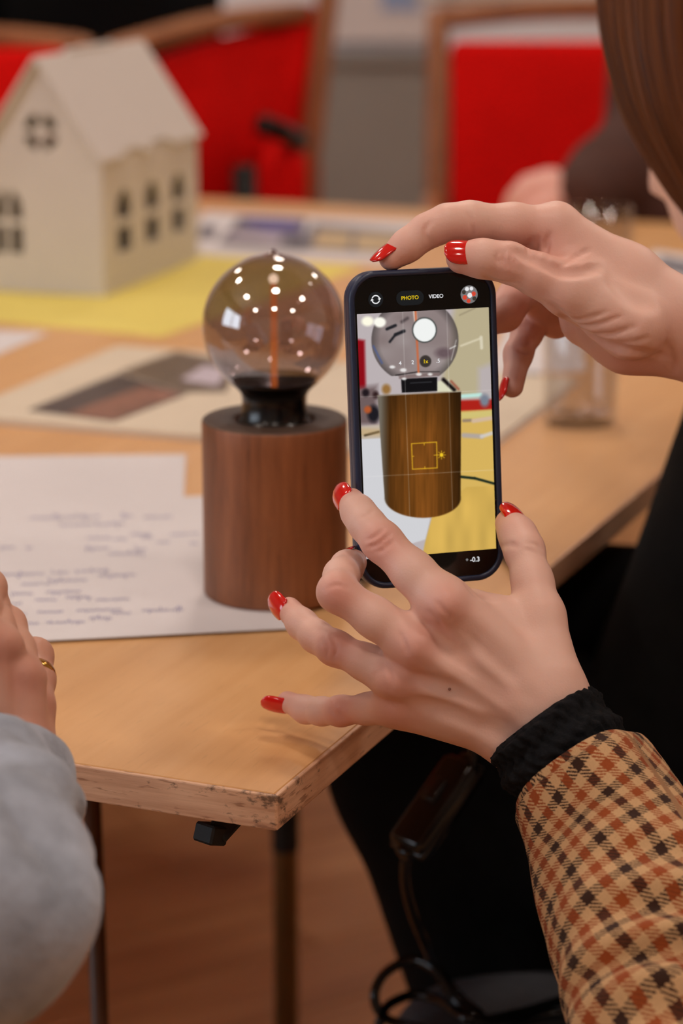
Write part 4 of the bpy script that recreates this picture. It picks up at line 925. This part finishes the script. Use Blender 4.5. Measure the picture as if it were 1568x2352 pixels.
# ================================================================== the woman
woman = thing('person', 'woman with red nails in a brown houndstooth jacket holding up the phone', 'person', (0.33, 1.42, 0.0))
def body_field(lo, hi, vox, cones, ells=(), k=.02):
    fd = Field(lo, hi, vox); d = fd.new()
    for (a, b, ra, rb) in cones: fd.cone(d, a, b, ra, rb, k)
    for (c_, R_, rad, kk) in ells: fd.ell(d, c_, R_, rad, kk)
    V, Q = fd.mesh(d); return smooth(V, Q, 2, .5), Q
def frame(f, up=(0, 0, 1)):
    f = nrm(f); l = nrm(np.cross(up, f)); return np.array([f, l, np.cross(f, l)])      # rows: forward, left, up
Hc = P(1848, 215, 1.50); Hf = nrm([-.80, .52, -.38]); HR = frame(Hf); nk = np.array([.335, 1.435, .90])
def head_cones(Hc, HR, s=1.0):
    f, l, u_ = HR
    q = lambda a, b, c_: Hc + s * (f * a + l * b + u_ * c_)
    return [(q(.055, 0, -.030), q(.062, 0, -.092), .045 * s, .020 * s), (q(.02, .0, -.06), q(.05, 0, -.095), .045 * s, .022 * s),
            (q(.094, 0, .012), q(.112, 0, -.022), .007 * s, .0095 * s), (q(.088, .022, .026), q(.088, -.022, .026), .011 * s, .011 * s),
            (q(.092, 0, -.052), q(.092, .012, -.052), .007 * s, .006 * s), (q(.090, 0, -.062), q(.088, -.014, -.060), .007 * s, .005 * s),
            (q(.0, .074, .0), q(-.008, .078, -.030), .010 * s, .008 * s), (q(.0, -.074, .0), q(-.008, -.078, -.030), .010 * s, .008 * s)]
def head_ells(Hc, HR, s=1.0): return [(Hc + HR[2] * .02 * s, HR, (.098 * s, .076 * s, .098 * s), .02), (Hc + HR[0] * .03 * s - HR[2] * .035 * s, HR, (.072 * s, .066 * s, .080 * s), .02)]
LS, LE, LW = np.array([.275, 1.235, .845]), P(1610, 2580, .985), P(1395, 1980, 1.072)
RS, RE, RW = np.array([.375, 1.585, .845]), P(2250, 1080, 1.25), P(1850, 905, 1.165)
torso = [((.37, 1.40, .545), (.335, 1.40, .68), .120, .108), ((.335, 1.40, .68), (.345, 1.41, .80), .108, .105), ((.345, 1.41, .80), nk, .095, .055), ((.345, 1.41, .82), LS, .06, .05), ((.345, 1.41, .82), RS, .06, .05)]
torso = [(np.array(a), np.array(b), ra, rb) for a, b, ra, rb in torso]
limbs = [(LS, LE + [.012, .01, .01], .030, .026), (LE + [.012, .01, .01], LW, .026, .020), (RS, RE, .032, .030), (RE, RW, .034, .020), (nk, Hc - HR[2] * .09 - HR[0] * .015, .050, .046)]
hipL, hipR = np.array([.36, 1.37, .55]), np.array([.39, 1.51, .55]); knL, knR = np.array([.066, 1.50, .575]), np.array([.13, 1.64, .575]); anL, anR = np.array([.20, 1.46, .10]), np.array([.27, 1.58, .10])
fd_ = nrm([-.92, .38, 0])
legs_ = [(hipL, knL, .082, .060), (hipR, knR, .082, .060), (knL, anL, .056, .036), (knR, anR, .056, .036), (anL, anL + fd_ * .13 - [0, 0, .06], .036, .026), (anR, anR + fd_ * .13 - [0, 0, .06], .036, .026)]
coarse = body_field((-.12, .80, 0.0), (.66, 1.80, 1.20), .005, torso + limbs + legs_ + head_cones(Hc, HR), head_ells(Hc, HR))
wb = obj('body', merge(left_hand, right_hand, coarse), 'skin', woman, True)
tp = [(ch[i][0] + TC * ch[i][1], .011, s_) for ch in (LI, LM, LG, LP) for i, s_ in ((0, .55), (2, .60))]
tp += [(ch[-1][0], .012, .45) for ch in (LI, LM, LG, LP, LT, RI, RG, RTb)] + [(RTb[3][0] + TC * .008, .010, .4), (P(1250, 590, 1.13), .022, .45), (RI[4][0], .010, .3), (P(1180, 720, 1.17), .03, .4), (P(1270, 740, 1.19), .03, .4), (P(1450, 830, 1.15), .03, .3)]
tint_attr(wb, tp)
mole = P(1032, 1583, 1.0858); obj('mole', (lathe([(.0001, 0.0002), (.0005, .00015), (.0007, 0)], (0, 0, 0), 10)[0] @ np.array([RT, UP, TC]) + mole, lathe([(.0001, 0.0002), (.0005, .00015), (.0007, 0)], (0, 0, 0), 10)[1]), 'print_brown', wb, True)
def tip_nail(ch, n, fwd, w_, l_, off=.001, up_=.97):
    q, r_ = ch[-1]; n = nrm(n); fwd = nrm(fwd); n = nrm(n - fwd * (n @ fwd)); nail(wb, q + n * (r_ * up_ + .0004) + fwd * off, fwd, n, w_ / 1000, l_ / 1000)
tip_nail(LI, cv(-.82, .40, .42), LI[-1][0] - LI[-2][0], 12, 15.5, .003, 1.05)
tip_nail(LM, cv(-.80, .58, .22), LM[-1][0] - LM[-2][0], 12, 14, .001, 1.06)
tip_nail(LG, cv(-.78, .06, .60), LG[-1][0] - LG[-2][0], 11.5, 15, .004, 1.04)
tip_nail(LP, cv(-.70, -.40, .55), cv(-.95, .16, -.28), 9.5, 14, .005, 1.05)
tip_nail(LT, cv(.50, .50, .70), LT[-1][0] - LT[-2][0], 13, 15.5, .001, 1.06)
tip_nail(RTb, cv(-.05, .42, .92), cv(-1, .06, .05), 12.6, 16.5, .0005, 1.0)
tip_nail(RI, cv(-.66, .60, .42), RI[-1][0] - RI[-2][0], 11, 15.5, .0012, 1.04)
tip_nail(RG, cv(-.93, .10, .30), RG[-1][0] - RG[-2][0], 9, 12.5, .003, 1.05)
tip_nail(RM, cv(-.5, .4, -.7), RM[-1][0] - RM[-2][0], 9.5, 12); tip_nail(RP, cv(-.3, .5, -.6), RP[-1][0] - RP[-2][0], 8, 11)
# face
for s_ in (1, -1):
    ec = Hc + HR[0] * .081 + HR[1] * .031 * s_ + HR[2] * .008
    obj('eye', body_field(ec - .02, ec + .02, .002, [(ec, ec, .0105, .0105)], k=.001), 'eye_white', wb, True)
    bq = Hc + HR[0] * .098 + HR[2] * .026; obj('eyebrow', tube([bq + HR[1] * s_ * .016, bq + HR[1] * s_ * .032 + HR[2] * .004 - HR[0] * .004, bq + HR[1] * s_ * .046 - HR[0] * .014], .0035, 8), 'brown_hair', wb, True)
lq = Hc + HR[0] * .0965 - HR[2] * .056; obj('lips', tube([lq - HR[1] * .022 - HR[0] * .012, lq, lq + HR[1] * .022 - HR[0] * .012], [.003, .0062, .003], 10), 'lip', wb, True)

# clothing
grow = lambda cs, g: [(a, b, ra + g, rb + g) for a, b, ra, rb in cs]
sw_ = body_field((.08, 1.10, .40), (.62, 1.78, .99), .006, grow(torso[:4], .012) + [(torso[4][0], torso[4][1], .07, .06), (np.array((.265, 1.455, .60)), np.array((.305, 1.44, .80)), .115, .098), (np.array((.25, 1.53, .60)), np.array((.275, 1.515, .69)), .09, .085)])
obj('sweater', sw_, 'black_cloth', woman, True)
tr_ = body_field((-.14, 1.12, 0.0), (.62, 1.82, .76), .006, grow(legs_[:4], .014) + [((hipL + hipR) / 2, (hipL + hipR) / 2 + [0, 0, .02], .15, .13), (knL + [.06, .02, .0], knR + [.06, -.02, 0], .07, .07), (np.array([.22, 1.44, .56]), np.array([.26, 1.56, .56]), .09, .09), (np.array([.165, 1.62, .60]), np.array([.30, 1.58, .60]), .088, .09), (np.array([.14, 1.49, .30]), np.array([.20, 1.60, .30]), .06, .06)])
obj('trousers', tr_, 'black_cloth', woman, True)
for an in (anL, anR): obj('shoe', body_field(an - .2, an + .2, .005, [(an - [0, 0, .045], an + fd_ * .14 - [0, 0, .066], .046, .033), (an, an - [0, 0, .04], .044, .046)], k=.02), 'matte_black', woman, True)
ST = 1 / .0054
def sleeve_uv(UV, rot=.35): c_, s_ = math.cos(rot), math.sin(rot); return np.stack([(UV[:, 0] * c_ + UV[:, 1] * s_) * ST, (-UV[:, 0] * s_ + UV[:, 1] * c_) * ST], 1)
def folds(L, th):
    w_ = np.clip((L - .045) / .07, 0, 1); a = math.exp(-((math.sin((th - FT) / 2)) ** 2) / .28)
    return (.0056 * w_ * a * math.sin(2 * math.pi * (L / .030 + .55 * math.cos(th - FT - .9))) + .0016 * math.sin(3 * th + L * 30) + .0010 * math.sin(5 * th - L * 55) - .0022 * max(0, 1 - L / .008) ** 2)
FT = 0.4
spts = [P(1326, 1766, 1.093), P(1350, 1806, 1.089), P(1415, 1935, 1.075), P(1472, 2090, 1.052), P(1535, 2290, 1.022), P(1600, 2540, .985), P(1690, 2600, 1.00), (P(1690, 2600, 1.0) + LS) / 2 + [.01, 0, 0], LS + [0, -.005, .01]]
sp_ = spline(spts, 150); srad = np.interp(np.linspace(0, 8, 150), range(9), [.0340, .0355, .0386, .0425, .0465, .050, .054, .058, .062])
g = tube(sp_, srad, 72, False, 1.0, cv(.6, .3, .7), True, folds)
sl_ = obj('jacket_sleeve', g[:2], 'gunclub_check', woman, True, uv=sleeve_uv(g[2]))
spts = [P(1840, 900, 1.165), P(1900, 930, 1.17), P(2080, 1010, 1.21), P(2260, 1085, 1.25), (P(2260, 1085, 1.25) + RS) / 2 + [.03, 0, 0], RS + [0, 0, .01]]
sp_ = spline(spts, 90); srad = np.interp(np.linspace(0, 5, 90), range(6), [.034, .038, .044, .05, .056, .062]); FT = 1.0
g = tube(sp_, srad, 56, False, 1.0, None, True, folds); obj('jacket_sleeve', g[:2], 'gunclub_check', woman, True, uv=sleeve_uv(g[2]))
jk = body_field((.20, 1.10, .42), (.68, 1.78, 1.0), .006, [(np.array(a), np.array(b), ra, rb) for a, b, ra, rb in (((.43, 1.38, .56), (.41, 1.39, .82), .125, .115), ((.41, 1.39, .82), (.36, 1.42, .90), .10, .07), (LS + [.02, 0, .01], RS + [.02, 0, .01], .068, .068), ((.38, 1.30, .60), LS + [.03, 0, -.03], .07, .06), ((.42, 1.50, .60), RS + [.03, 0, -.03], .07, .06))])
jo = obj('jacket', jk, 'gunclub_check', woman, True, uv=np.stack([(jk[0][:, 1] + jk[0][:, 0] * .4) * ST, jk[0][:, 2] * ST], 1))
# chunky knitted cuff pushed out of the jacket sleeve
def knit(L, th): return .0011 * math.sin(th * 22 + 2.2 * math.sin(L * 260)) * math.sin(L * 520 + math.sin(th * 5)) + .0011 * math.sin(L * 420 + .8 * math.sin(th * 3 + 1)) + .0005 * math.sin(th * 37 + L * 700)
cpts = [P(1236, 1652, 1.100), P(1252, 1674, 1.099), P(1290, 1730, 1.096), P(1335, 1800, 1.091), P(1375, 1870, 1.084)]
cp_ = spline(cpts, 70); cr_ = np.interp(np.linspace(0, 4, 70), [0, .25, 1, 2, 3, 4], [.0245, .0272, .0288, .0302, .0288, .0265])
cu_ = tube(cp_, cr_, 150, False, .95, cv(.6, .3, .7), False, knit); rim = tube(cp_[[0, 3, 8, 14]], [.0242, .0225, .0215, .0215], 150, False, .95, cv(.6, .3, .7))
obj('knit_cuff', join(cu_, (rim[0], [f_[::-1] for f_ in rim[1]])), 'dark_knit', woman, True)

# hair: a cap over the skull and long locks falling forward
cap = body_field(Hc - .2, Hc + .2, .004, [], [(Hc + HR[2] * .032 - HR[0] * .012, HR, (.104, .088, .096), .02), (Hc - HR[0] * .04 - HR[2] * .02, HR, (.078, .084, .10), .03)])
lv = [(cap[0], [list(q) for q in cap[1]])]; luv = [np.stack([cap[0][:, 1] * 20, cap[0][:, 2] * 5], 1)]
edge_c = np.array([(1394, -210), (1388, -90), (1390, 10), (1405, 110), (1442, 240), (1506, 358), (1600, 492), (1730, 650)], float)
inner_c = np.array([(1900, -260), (1900, -120), (1890, 20), (1880, 160), (1880, 300), (1890, 440), (1910, 600), (1940, 800)], float)
rg = random.Random(11)
for layer in range(2):
    for k in range(56):
        s_ = k / 55.0; w_ = s_ ** 1.25; j = rg.uniform(-7, 7) * (1 if k else 0)
        c_ = edge_c * (1 - w_) + inner_c * w_ + np.array([j, 0]) + (np.array([24, 6]) if layer else 0)
        Zs = 1.425 - .085 * math.sin(math.pi * min(1, w_ * 1.25 + .06)) + .012 * layer + rg.uniform(-.004, .004)
        pth = spline([P(x, y, Zs + .006 * math.sin(i * .7 + k * .15)) for i, (x, y) in enumerate(c_)], 26)
        r_ = rg.uniform(.0042, .0075) * (0.7 if k == 0 else 1); rad_ = r_ * np.interp(np.linspace(0, 1, 26), [0, .15, .8, 1], [.8, 1, .85, .3])
        ph0 = rg.uniform(0, 6)
        gg = tube(pth, rad_, 14, True, .55, FW, True, lambda L, th: .0008 * math.sin(th * 7 + ph0) + .0005 * math.sin(th * 11 + L * 20))
        lv.append(gg[:2]); luv.append(np.stack([gg[2][:, 0] * 20 + rg.uniform(0, 9), gg[2][:, 1] * 5], 1))
obj('hair', join(*lv), 'brown_hair', woman, True, uv=np.concatenate(luv))

# chair under her, cord lying on its seat
sc0 = T(1100, 2205, .46); seat_c = np.array([sc0[0] + .20, sc0[1] - .195, .45])
st = thing('stool', 'dark grey cushioned stool with the black cord lying on it', 'stool', (seat_c[0], seat_c[1], 0), .06)
def rslab(w_, d_, r, z0, z1, bev, cx=0, cy=0):
    V, Fs = [], []; stp = [(z0, -bev), (z0 + bev * .4, -bev * .3), (z0 + bev, 0), (z1 - bev, 0), (z1 - bev * .4, -bev * .3), (z1, -bev)]
    for z, i_ in stp: V += [(x, y, z) for x, y in rrect(w_ + 2 * i_, d_ + 2 * i_, r, 8, cx, cy)]
    m = 36
    for i in range(5):
        for k in range(m): k2 = (k + 1) % m; Fs.append([i * m + k, i * m + k2, (i + 1) * m + k2, (i + 1) * m + k])
    return np.array(V), Fs + [list(range(m - 1, -1, -1)), [5 * m + k for k in range(m)]]
obj('seat', rslab(.50, .40, .07, .405, .4605, .014), 'seat_grey', st, True, True)
for (x, y) in ((-.2, -.15), (.2, -.15), (-.2, .15), (.2, .15)): obj('leg', tube([(x, y, .405), (x * 1.06, y * 1.06, 0)], .012, 12), 'metal_dark', st, True, True)

# ================================================================== neighbour at the left: hand with ring, grey sleeve
man = thing('person', 'person in a grey wool sweater at the left edge wearing a gold ring', 'person', (-.46, .70, 0.0))
FIx = chain([(-58, 1450, 1.026, 9.5), (-45, 1400, 1.042, 8.6), (-30, 1350, 1.06, 8.2), (-70, 1340, 1.085, 7.6), (-100, 1385, 1.105, 6.8)])
FMi = chain([(0, 1492, 1.030, 9.6), (-14, 1436, 1.046, 8.6), (-24, 1390, 1.062, 8.2), (-80, 1385, 1.09, 7.4), (-105, 1435, 1.11, 6.8)])
FRi = chain([(52, 1562, 1.036, 9.4), (36, 1494, 1.050, 8.3), (16, 1436, 1.064, 8.1), (-45, 1424, 1.092, 7.2), (-75, 1470, 1.112, 6.8)])
FPi = chain([(76, 1624, 1.050, 8.9), (85, 1562, 1.065, 7.7), (81, 1506, 1.078, 7.6), (28, 1492, 1.100, 7.0), (-5, 1535, 1.112, 6.4)])
FTh = chain([(-15, 1690, 1.048, 13), (-45, 1600, 1.075, 9.5), (-62, 1530, 1.092, 8.2), (-72, 1480, 1.098, 7)])
wr = P(34, 1735, 1.030)
palm = [[FIx[0], (P(-35, 1640, 1.028), .012), (P(-5, 1740, 1.03), .014)], [FMi[0], (P(18, 1735, 1.028), .0145)], [FRi[0], (wr, .0145)], [FPi[0], (P(58, 1722, 1.040), .0125)], chain([(40, 1735, 1.034, 14.5), (12, 1850, .97, 16), (-25, 1960, .92, 18)]),
        chain([(-10, 1735, 1.03, 14), (0, 1850, .97, 16)]), chain([(0, 1560, 1.062, 11), (20, 1690, 1.052, 14)])]
ext = [(ch[0][0] + TC * (ch[0][1] * .7) + UP * .002, ch[0][0] + TC * (ch[0][1] * .7) + UP * .002, .0048, .0048, .005) for ch in (FIx, FMi, FRi, FPi)]
ext += [(ch[0][0] + TC * (ch[0][1] * .9), wr + TC * .0125, .0020, .0016, .004) for ch in (FMi, FRi, FPi)]
gr = [(P(26, 1525, 1.026), P(30, 1640, 1.022), .0026, .0055), (P(78, 1590, 1.040), P(62, 1690, 1.034), .0022, .0045)]
man_hand = hand([FIx, FMi, FRi, FPi, FTh], palm, ext, gr, .0010, .004, .005, .0012, .007)
mh, mf = np.array([-.50, .86, 1.24]), frame((.55, .8, -.25)); mS, mE, mW = np.array([-.36, .66, .99]), P(-100, 2110, .865), P(-12, 1880, .945)
mtor = [(np.array(a), np.array(b), ra, rb) for a, b, ra, rb in (((-.50, .52, .52), (-.48, .60, .80), .13, .13), ((-.48, .60, .80), (-.48, .68, 1.02), .13, .07), ((-.48, .66, .96), mS, .08, .06), ((-.48, .66, .96), (-.62, .74, .98), .08, .06), ((-.48, .70, 1.05), mh - mf[2] * .08, .055, .05))]
mc = body_field((-.80, .30, .40), (-.02, 1.10, 1.40), .006, mtor + [(mS, mE, .034, .028), (mE, mW, .026, .020)] + head_cones(mh, mf), head_ells(mh, mf))
mb = obj('body', merge(man_hand, mc), 'skin_tan', man, True)
tint_attr(mb, [(ch[0][0] + TC * ch[0][1], .013, .6) for ch in (FIx, FMi, FRi, FPi)] + [(FPi[1][0], .012, .3), (P(40, 1690, 1.02), .02, .35)])
a_, b_2 = FPi[0][0], FPi[2][0]; axis = nrm(b_2 - a_); rc_ = a_ + (b_2 - a_) * .58
R_ = frame(axis, TC); lr = lathe([(.0086, -.0022), (.0094, -.0020), (.0098, 0), (.0094, .0020), (.0086, .0022)], (0, 0, 0), 48, True)
obj('ring', (rc_ + lr[0][:, 2:3] * R_[0] + lr[0][:, 0:1] * R_[1] + lr[0][:, 1:2] * R_[2], lr[1]), 'gold', mb, True)
def wool(L, th): return .0022 * math.sin(th * 3 + L * 40) + .0016 * math.sin(th * 5 - L * 70 + 1) + .0012 * math.sin(L * 160 + 2 * math.sin(th * 2))
spts = [P(46, 1762, 1.030), P(34, 1774, 1.024), P(-6, 1845, .978), P(-36, 1945, .922), P(-62, 2040, .885), mE, mE * .8 + mS * .2 + [0, 0, -.01], (mE + mS) / 2, mS]
sp_ = spline(spts, 110); srad = np.interp(np.linspace(0, 8, 110), range(9), [.0205, .0240, .0330, .0390, .0430, .0440, .047, .054, .060])
obj('sleeve', tube(sp_, srad, 48, False, 1.0, None, False, wool), 'grey_wool', man, True)
obj('sweater', body_field((-.86, .30, .36), (-.06, 1.0, 1.12), .008, grow(mtor[:4], .016) + [(mS, mS, .07, .07)]), 'grey_wool', man, True)
obj('trousers', body_field((-.80, .30, 0), (.02, 1.35, .62), .008, [(np.array(a), np.array(b), ra, rb) for a, b, ra, rb in (((-.52, .50, .52), (-.30, .92, .54), .10, .075), ((-.60, .54, .52), (-.48, 1.00, .54), .10, .075), ((-.30, .92, .54), (-.34, .98, .06), .068, .05), ((-.48, 1.0, .54), (-.50, 1.06, .06), .068, .05))]), 'matte_black', man, True)
obj('hair', body_field(mh - .2, mh + .2, .005, [], [(mh + mf[2] * .035 - mf[0] * .016, mf, (.102, .084, .090), .02), (mh - mf[0] * .04, mf, (.07, .08, .09), .03)]), 'matte_black', man, True)
# the dark post of the chair he sits on
ch_ = thing('wooden_chair', 'dark wooden chair standing in front of the left neighbour', 'chair', (-.20, 1.22, 0))
c1, c2 = P(212, 1890, 1.42), P(222, 2352, 1.42)
lx, ly = c1[0], c1[1]
for (x, y, zt) in ((lx, ly, .64), (lx - .40, ly + .05, .64), (lx, ly - .36, .43), (lx - .40, ly - .31, .43)): obj('leg', tube([(x, y, zt), (x + .004, y, 0)], .0055, 10), 'chair_dark', ch_, True)
obj('seat', box((lx - .26, ly - .155, .445), (.36, .42, .03), .008), 'chair_dark', ch_)
obj('back_rail', box((lx - .30, ly + .05, .60), (.20, .02, .05), .006), 'chair_dark', ch_)

# ================================================================== red chairs and people beyond the table
def red_chair(name, label, loc, rz, rail=.92, wd=.50):
    """x across, +y is behind the sitter, origin on the floor under the seat centre"""
    t = thing(name, label, 'chair', loc, rz, 'red upholstered chairs beyond the table'); h = wd / 2 - .016; yb = .21
    for s_ in (-1, 1):
        obj('back_post', tube(spline([(s_ * h, yb - .03, 0), (s_ * h, yb - .02, .45), (s_ * h, yb + .02, .75), (s_ * h, yb + .06, rail + .01)], 12), .0185, 12, True, .8), 'chair_wood', t, True, True)
        obj('front_leg', tube([(s_ * h, -.20, .40), (s_ * h, -.21, 0)], [.018, .014], 12), 'chair_wood', t, True, True)
        obj('armrest', tube(spline([(s_ * h, yb + .02, .66), (s_ * (h + .01), .0, .655), (s_ * (h + .012), -.18, .645), (s_ * h, -.215, .60), (s_ * h, -.205, .40)], 20), .016, 12, True, .7), 'chair_wood', t, True, True)
    obj('top_rail', tube(spline([(-h, yb + .06, rail), (-h * .5, yb + .075, rail + .012), (0, yb + .08, rail + .015), (h * .5, yb + .075, rail + .012), (h, yb + .06, rail)], 20), .021, 12, True, .8), 'chair_wood', t, True, True)
    R_ = np.array(Matrix.Rotation(math.radians(-9), 3, 'X'))
    obj('backrest', box((0, yb + .022, .722), (wd - .07, .045, .345), .016, R_, 3), 'red_fabric', t, True, True)
    obj('seat', rslab(wd - .02, .46, .05, .40, .475, .02), 'red_fabric', t, True, True)
    return t
q = Yp(985, 60, 3.72)
red_chair('red_armchair', 'red upholstered wooden armchair standing right of centre beyond the table', (q[0] + .27, 3.50, 0), math.radians(-2), .925, .56)
# turned chair at the left, its wooden back rail running away to the right
tc = thing('red_armchair', 'red upholstered armchair turned sideways behind the model house', 'chair', (-.22, 3.85, 0), 0, 'red upholstered chairs beyond the table')
def wpt(x, y, Y, dz=0.0): p = Yp(x, y, Y); return p + [0, 0, dz]
rail = spline([wpt(255, 118, 3.55), wpt(330, 95, 3.60), wpt(450, 62, 3.72), wpt(560, 42, 3.84), wpt(690, 30, 3.98)], 24)
obj('top_rail', tube(rail, .022, 14, True, .8), 'chair_wood', tc, True)
obj('back_post', tube(spline([wpt(766, -120, 4.02), wpt(752, 0, 4.0), wpt(735, 140, 3.98), wpt(718, 300, 3.96), wpt(706, 470, 3.95), (-.05, 3.94, 0)], 24), .019, 12), 'chair_wood', tc, True)
obj('back_post', tube([(rail[0][0], rail[0][1], rail[0][2]), (rail[0][0] + .01, rail[0][1], 0)], .018, 12), 'chair_wood', tc, True)
# upholstered side below the rail, thick and padded
top_l = spline([wpt(270, 190, 3.56), wpt(380, 142, 3.64), wpt(520, 92, 3.78), wpt(640, 58, 3.92), wpt(735, 10, 4.00)], 16)
nb = nrm([-.62, .78, 0]); nb = np.array([-.75, .66, 0]); V, Fs = [], []
for i, q in enumerate(top_l):
    zb = .40
    for (o_, z) in ((.0, q[2] - .02), (.012, q[2] - .004), (.03, q[2]), (.048, q[2] - .004), (.06, q[2] - .02), (.06, zb), (.0, zb)): V.append((q[0] + nb[0] * o_, q[1] + nb[1] * o_, z))
for i in range(len(top_l) - 1):
    for k in range(7): k2 = (k + 1) % 7; Fs.append([i * 7 + k, (i + 1) * 7 + k, (i + 1) * 7 + k2, i * 7 + k2])
Fs += [list(range(7)), [(len(top_l) - 1) * 7 + k for k in range(6, -1, -1)]]
obj('backrest', (np.array(V), Fs), 'red_fabric', tc, True)
sp0 = wpt(640, 360, 3.72)
obj('seat', box((sp0[0] + .005, 3.78, sp0[2] - .19), (.075, .20, .40), .025), 'red_fabric', tc, True)
obj('armrest', tube(spline([wpt(600, 285, 3.62), wpt(650, 305, 3.66), wpt(690, 325, 3.8)], 10), .016, 12), 'metal_dark', tc, True)
obj('front_leg', tube([wpt(560, 380, 3.60), (wpt(560, 380, 3.6)[0], 3.6, 0)], .018, 12), 'metal_dark', tc, True)
red_chair('red_armchair', 'red upholstered wooden armchair at the far left behind the house gable', (Yp(-20, 110, 3.5)[0] - .10, 3.33, 0), math.radians(6), .895, .52)

def sitter(label, loc, tor, hd, hf_, arms, cloth, hand_cones, skin='skin_far'):
    t = thing('person', label, 'person', loc); fr = frame(hf_); hd = np.asarray(hd, float)
    A_ = lambda cs: [(np.array(a, float), np.array(b, float), ra, rb) for a, b, ra, rb in cs]
    allc = A_(tor) + A_(arms); pts = np.array([p for c_ in allc for p in c_[:2]] + [hd]); lo, hi = pts.min(0) - .22, pts.max(0) + .22
    nk_ = (np.array(tor[-1][1], float), hd - fr[2] * .08, .055, .05)
    bd = body_field(lo, hi, .009, [(a, b, ra - .014, rb - .014) for a, b, ra, rb in allc] + [nk_] + head_cones(hd, fr), head_ells(hd, fr))
    ms = [bd]
    if hand_cones: 
        hc_ = A_([(a, b, ra, rb) for a, b, ra, rb in hand_cones]); hp = np.array([p for c_ in hc_ for p in c_[:2]]); ms.append(body_field(hp.min(0) - .03, hp.max(0) + .03, .003, hc_, k=.005))
    b = obj('body', merge(*ms), skin, t, True); tint_attr(b, [(hd, .01, .1)])
    obj('sweater', body_field(lo, hi, .009, allc), cloth, t, True)
    obj('hair', body_field(hd - .2, hd + .2, .006, [], [(hd + fr[2] * .035 - fr[0] * .016, fr, (.102, .084, .090), .02), (hd - fr[0] * .04 - fr[2] * .02, fr, (.07, .08, .10), .03)]), 'brown_hair', t, True)
    return t
# person in black behind the left chairs
bx_, by_ = Yp(205, 0, 4.15)[0], 4.15
sitter('person dressed in black behind the model house, seen only as a dark torso', (bx_, by_, 0), [((bx_, by_, .48), (bx_, by_, .80), .15, .15), ((bx_, by_, .80), (bx_, by_ - .02, 1.08), .15, .14), ((bx_, by_ - .02, 1.08), (bx_, by_ - .03, 1.22), .12, .06)],
       (bx_, by_ - .06, 1.42), (.2, -1, -.15), [((bx_ - .17, by_, 1.08), (bx_ - .22, by_ - .06, .82), .065, .055), ((bx_ - .22, by_ - .06, .82), (bx_ - .08, by_ - .24, .78), .055, .045), ((bx_ + .16, by_, 1.08), (bx_ + .17, by_ - .05, .85), .065, .055)], 'black_cloth', None)
# person in brown, forearm on the table
e0, e1_, e2_ = P(1318, 458, 2.93), P(1400, 412, 3.02), P(1505, 330, 3.16)
tb = np.array([Yp(1640, 300, 3.5)[0], 3.42, 0])
hp = [P(1318, 470, 2.93), P(1262, 452, 2.93), P(1225, 447, 2.92)]
hcn = [(hp[0], hp[1], .030, .034), (hp[1], hp[2], .032, .026)]
for k, (dx, dy) in enumerate(((0, -14), (-8, 4), (-6, 22), (4, 38))): hcn += [(P(1228 + k * 4, 440 + dy * .6, 2.91), P(1192 + dx, 452 + dy * .5, 2.90), .011, .010), (P(1192 + dx, 452 + dy * .5, 2.90), P(1180 + dx, 470 + dy * .5, 2.90), .010, .009)]
hcn += [(P(1270, 465, 2.90), P(1215, 488, 2.88), .013, .010)]
sitter('person in a brown sweater resting a forearm on the far end of the table', (tb[0], tb[1], 0), [(tb + [0, 0, .50], tb + [-.02, -.06, .74], .16, .155), (tb + [-.02, -.06, .74], tb + [-.03, -.08, .98], .155, .12), (tb + [-.03, -.08, .98], tb + [-.03, -.10, 1.10], .11, .06)],
       tb + [-.03, -.14, 1.30], (-.6, -.8, -.3), [(e0, e1_, .040, .052), (e1_, e2_, .055, .068), (e2_, tb + [-.10, -.10, .95], .068, .075), (P(1480, 500, 3.05), P(1600, 470, 3.2), .055, .07)], 'brown_knit', hcn)
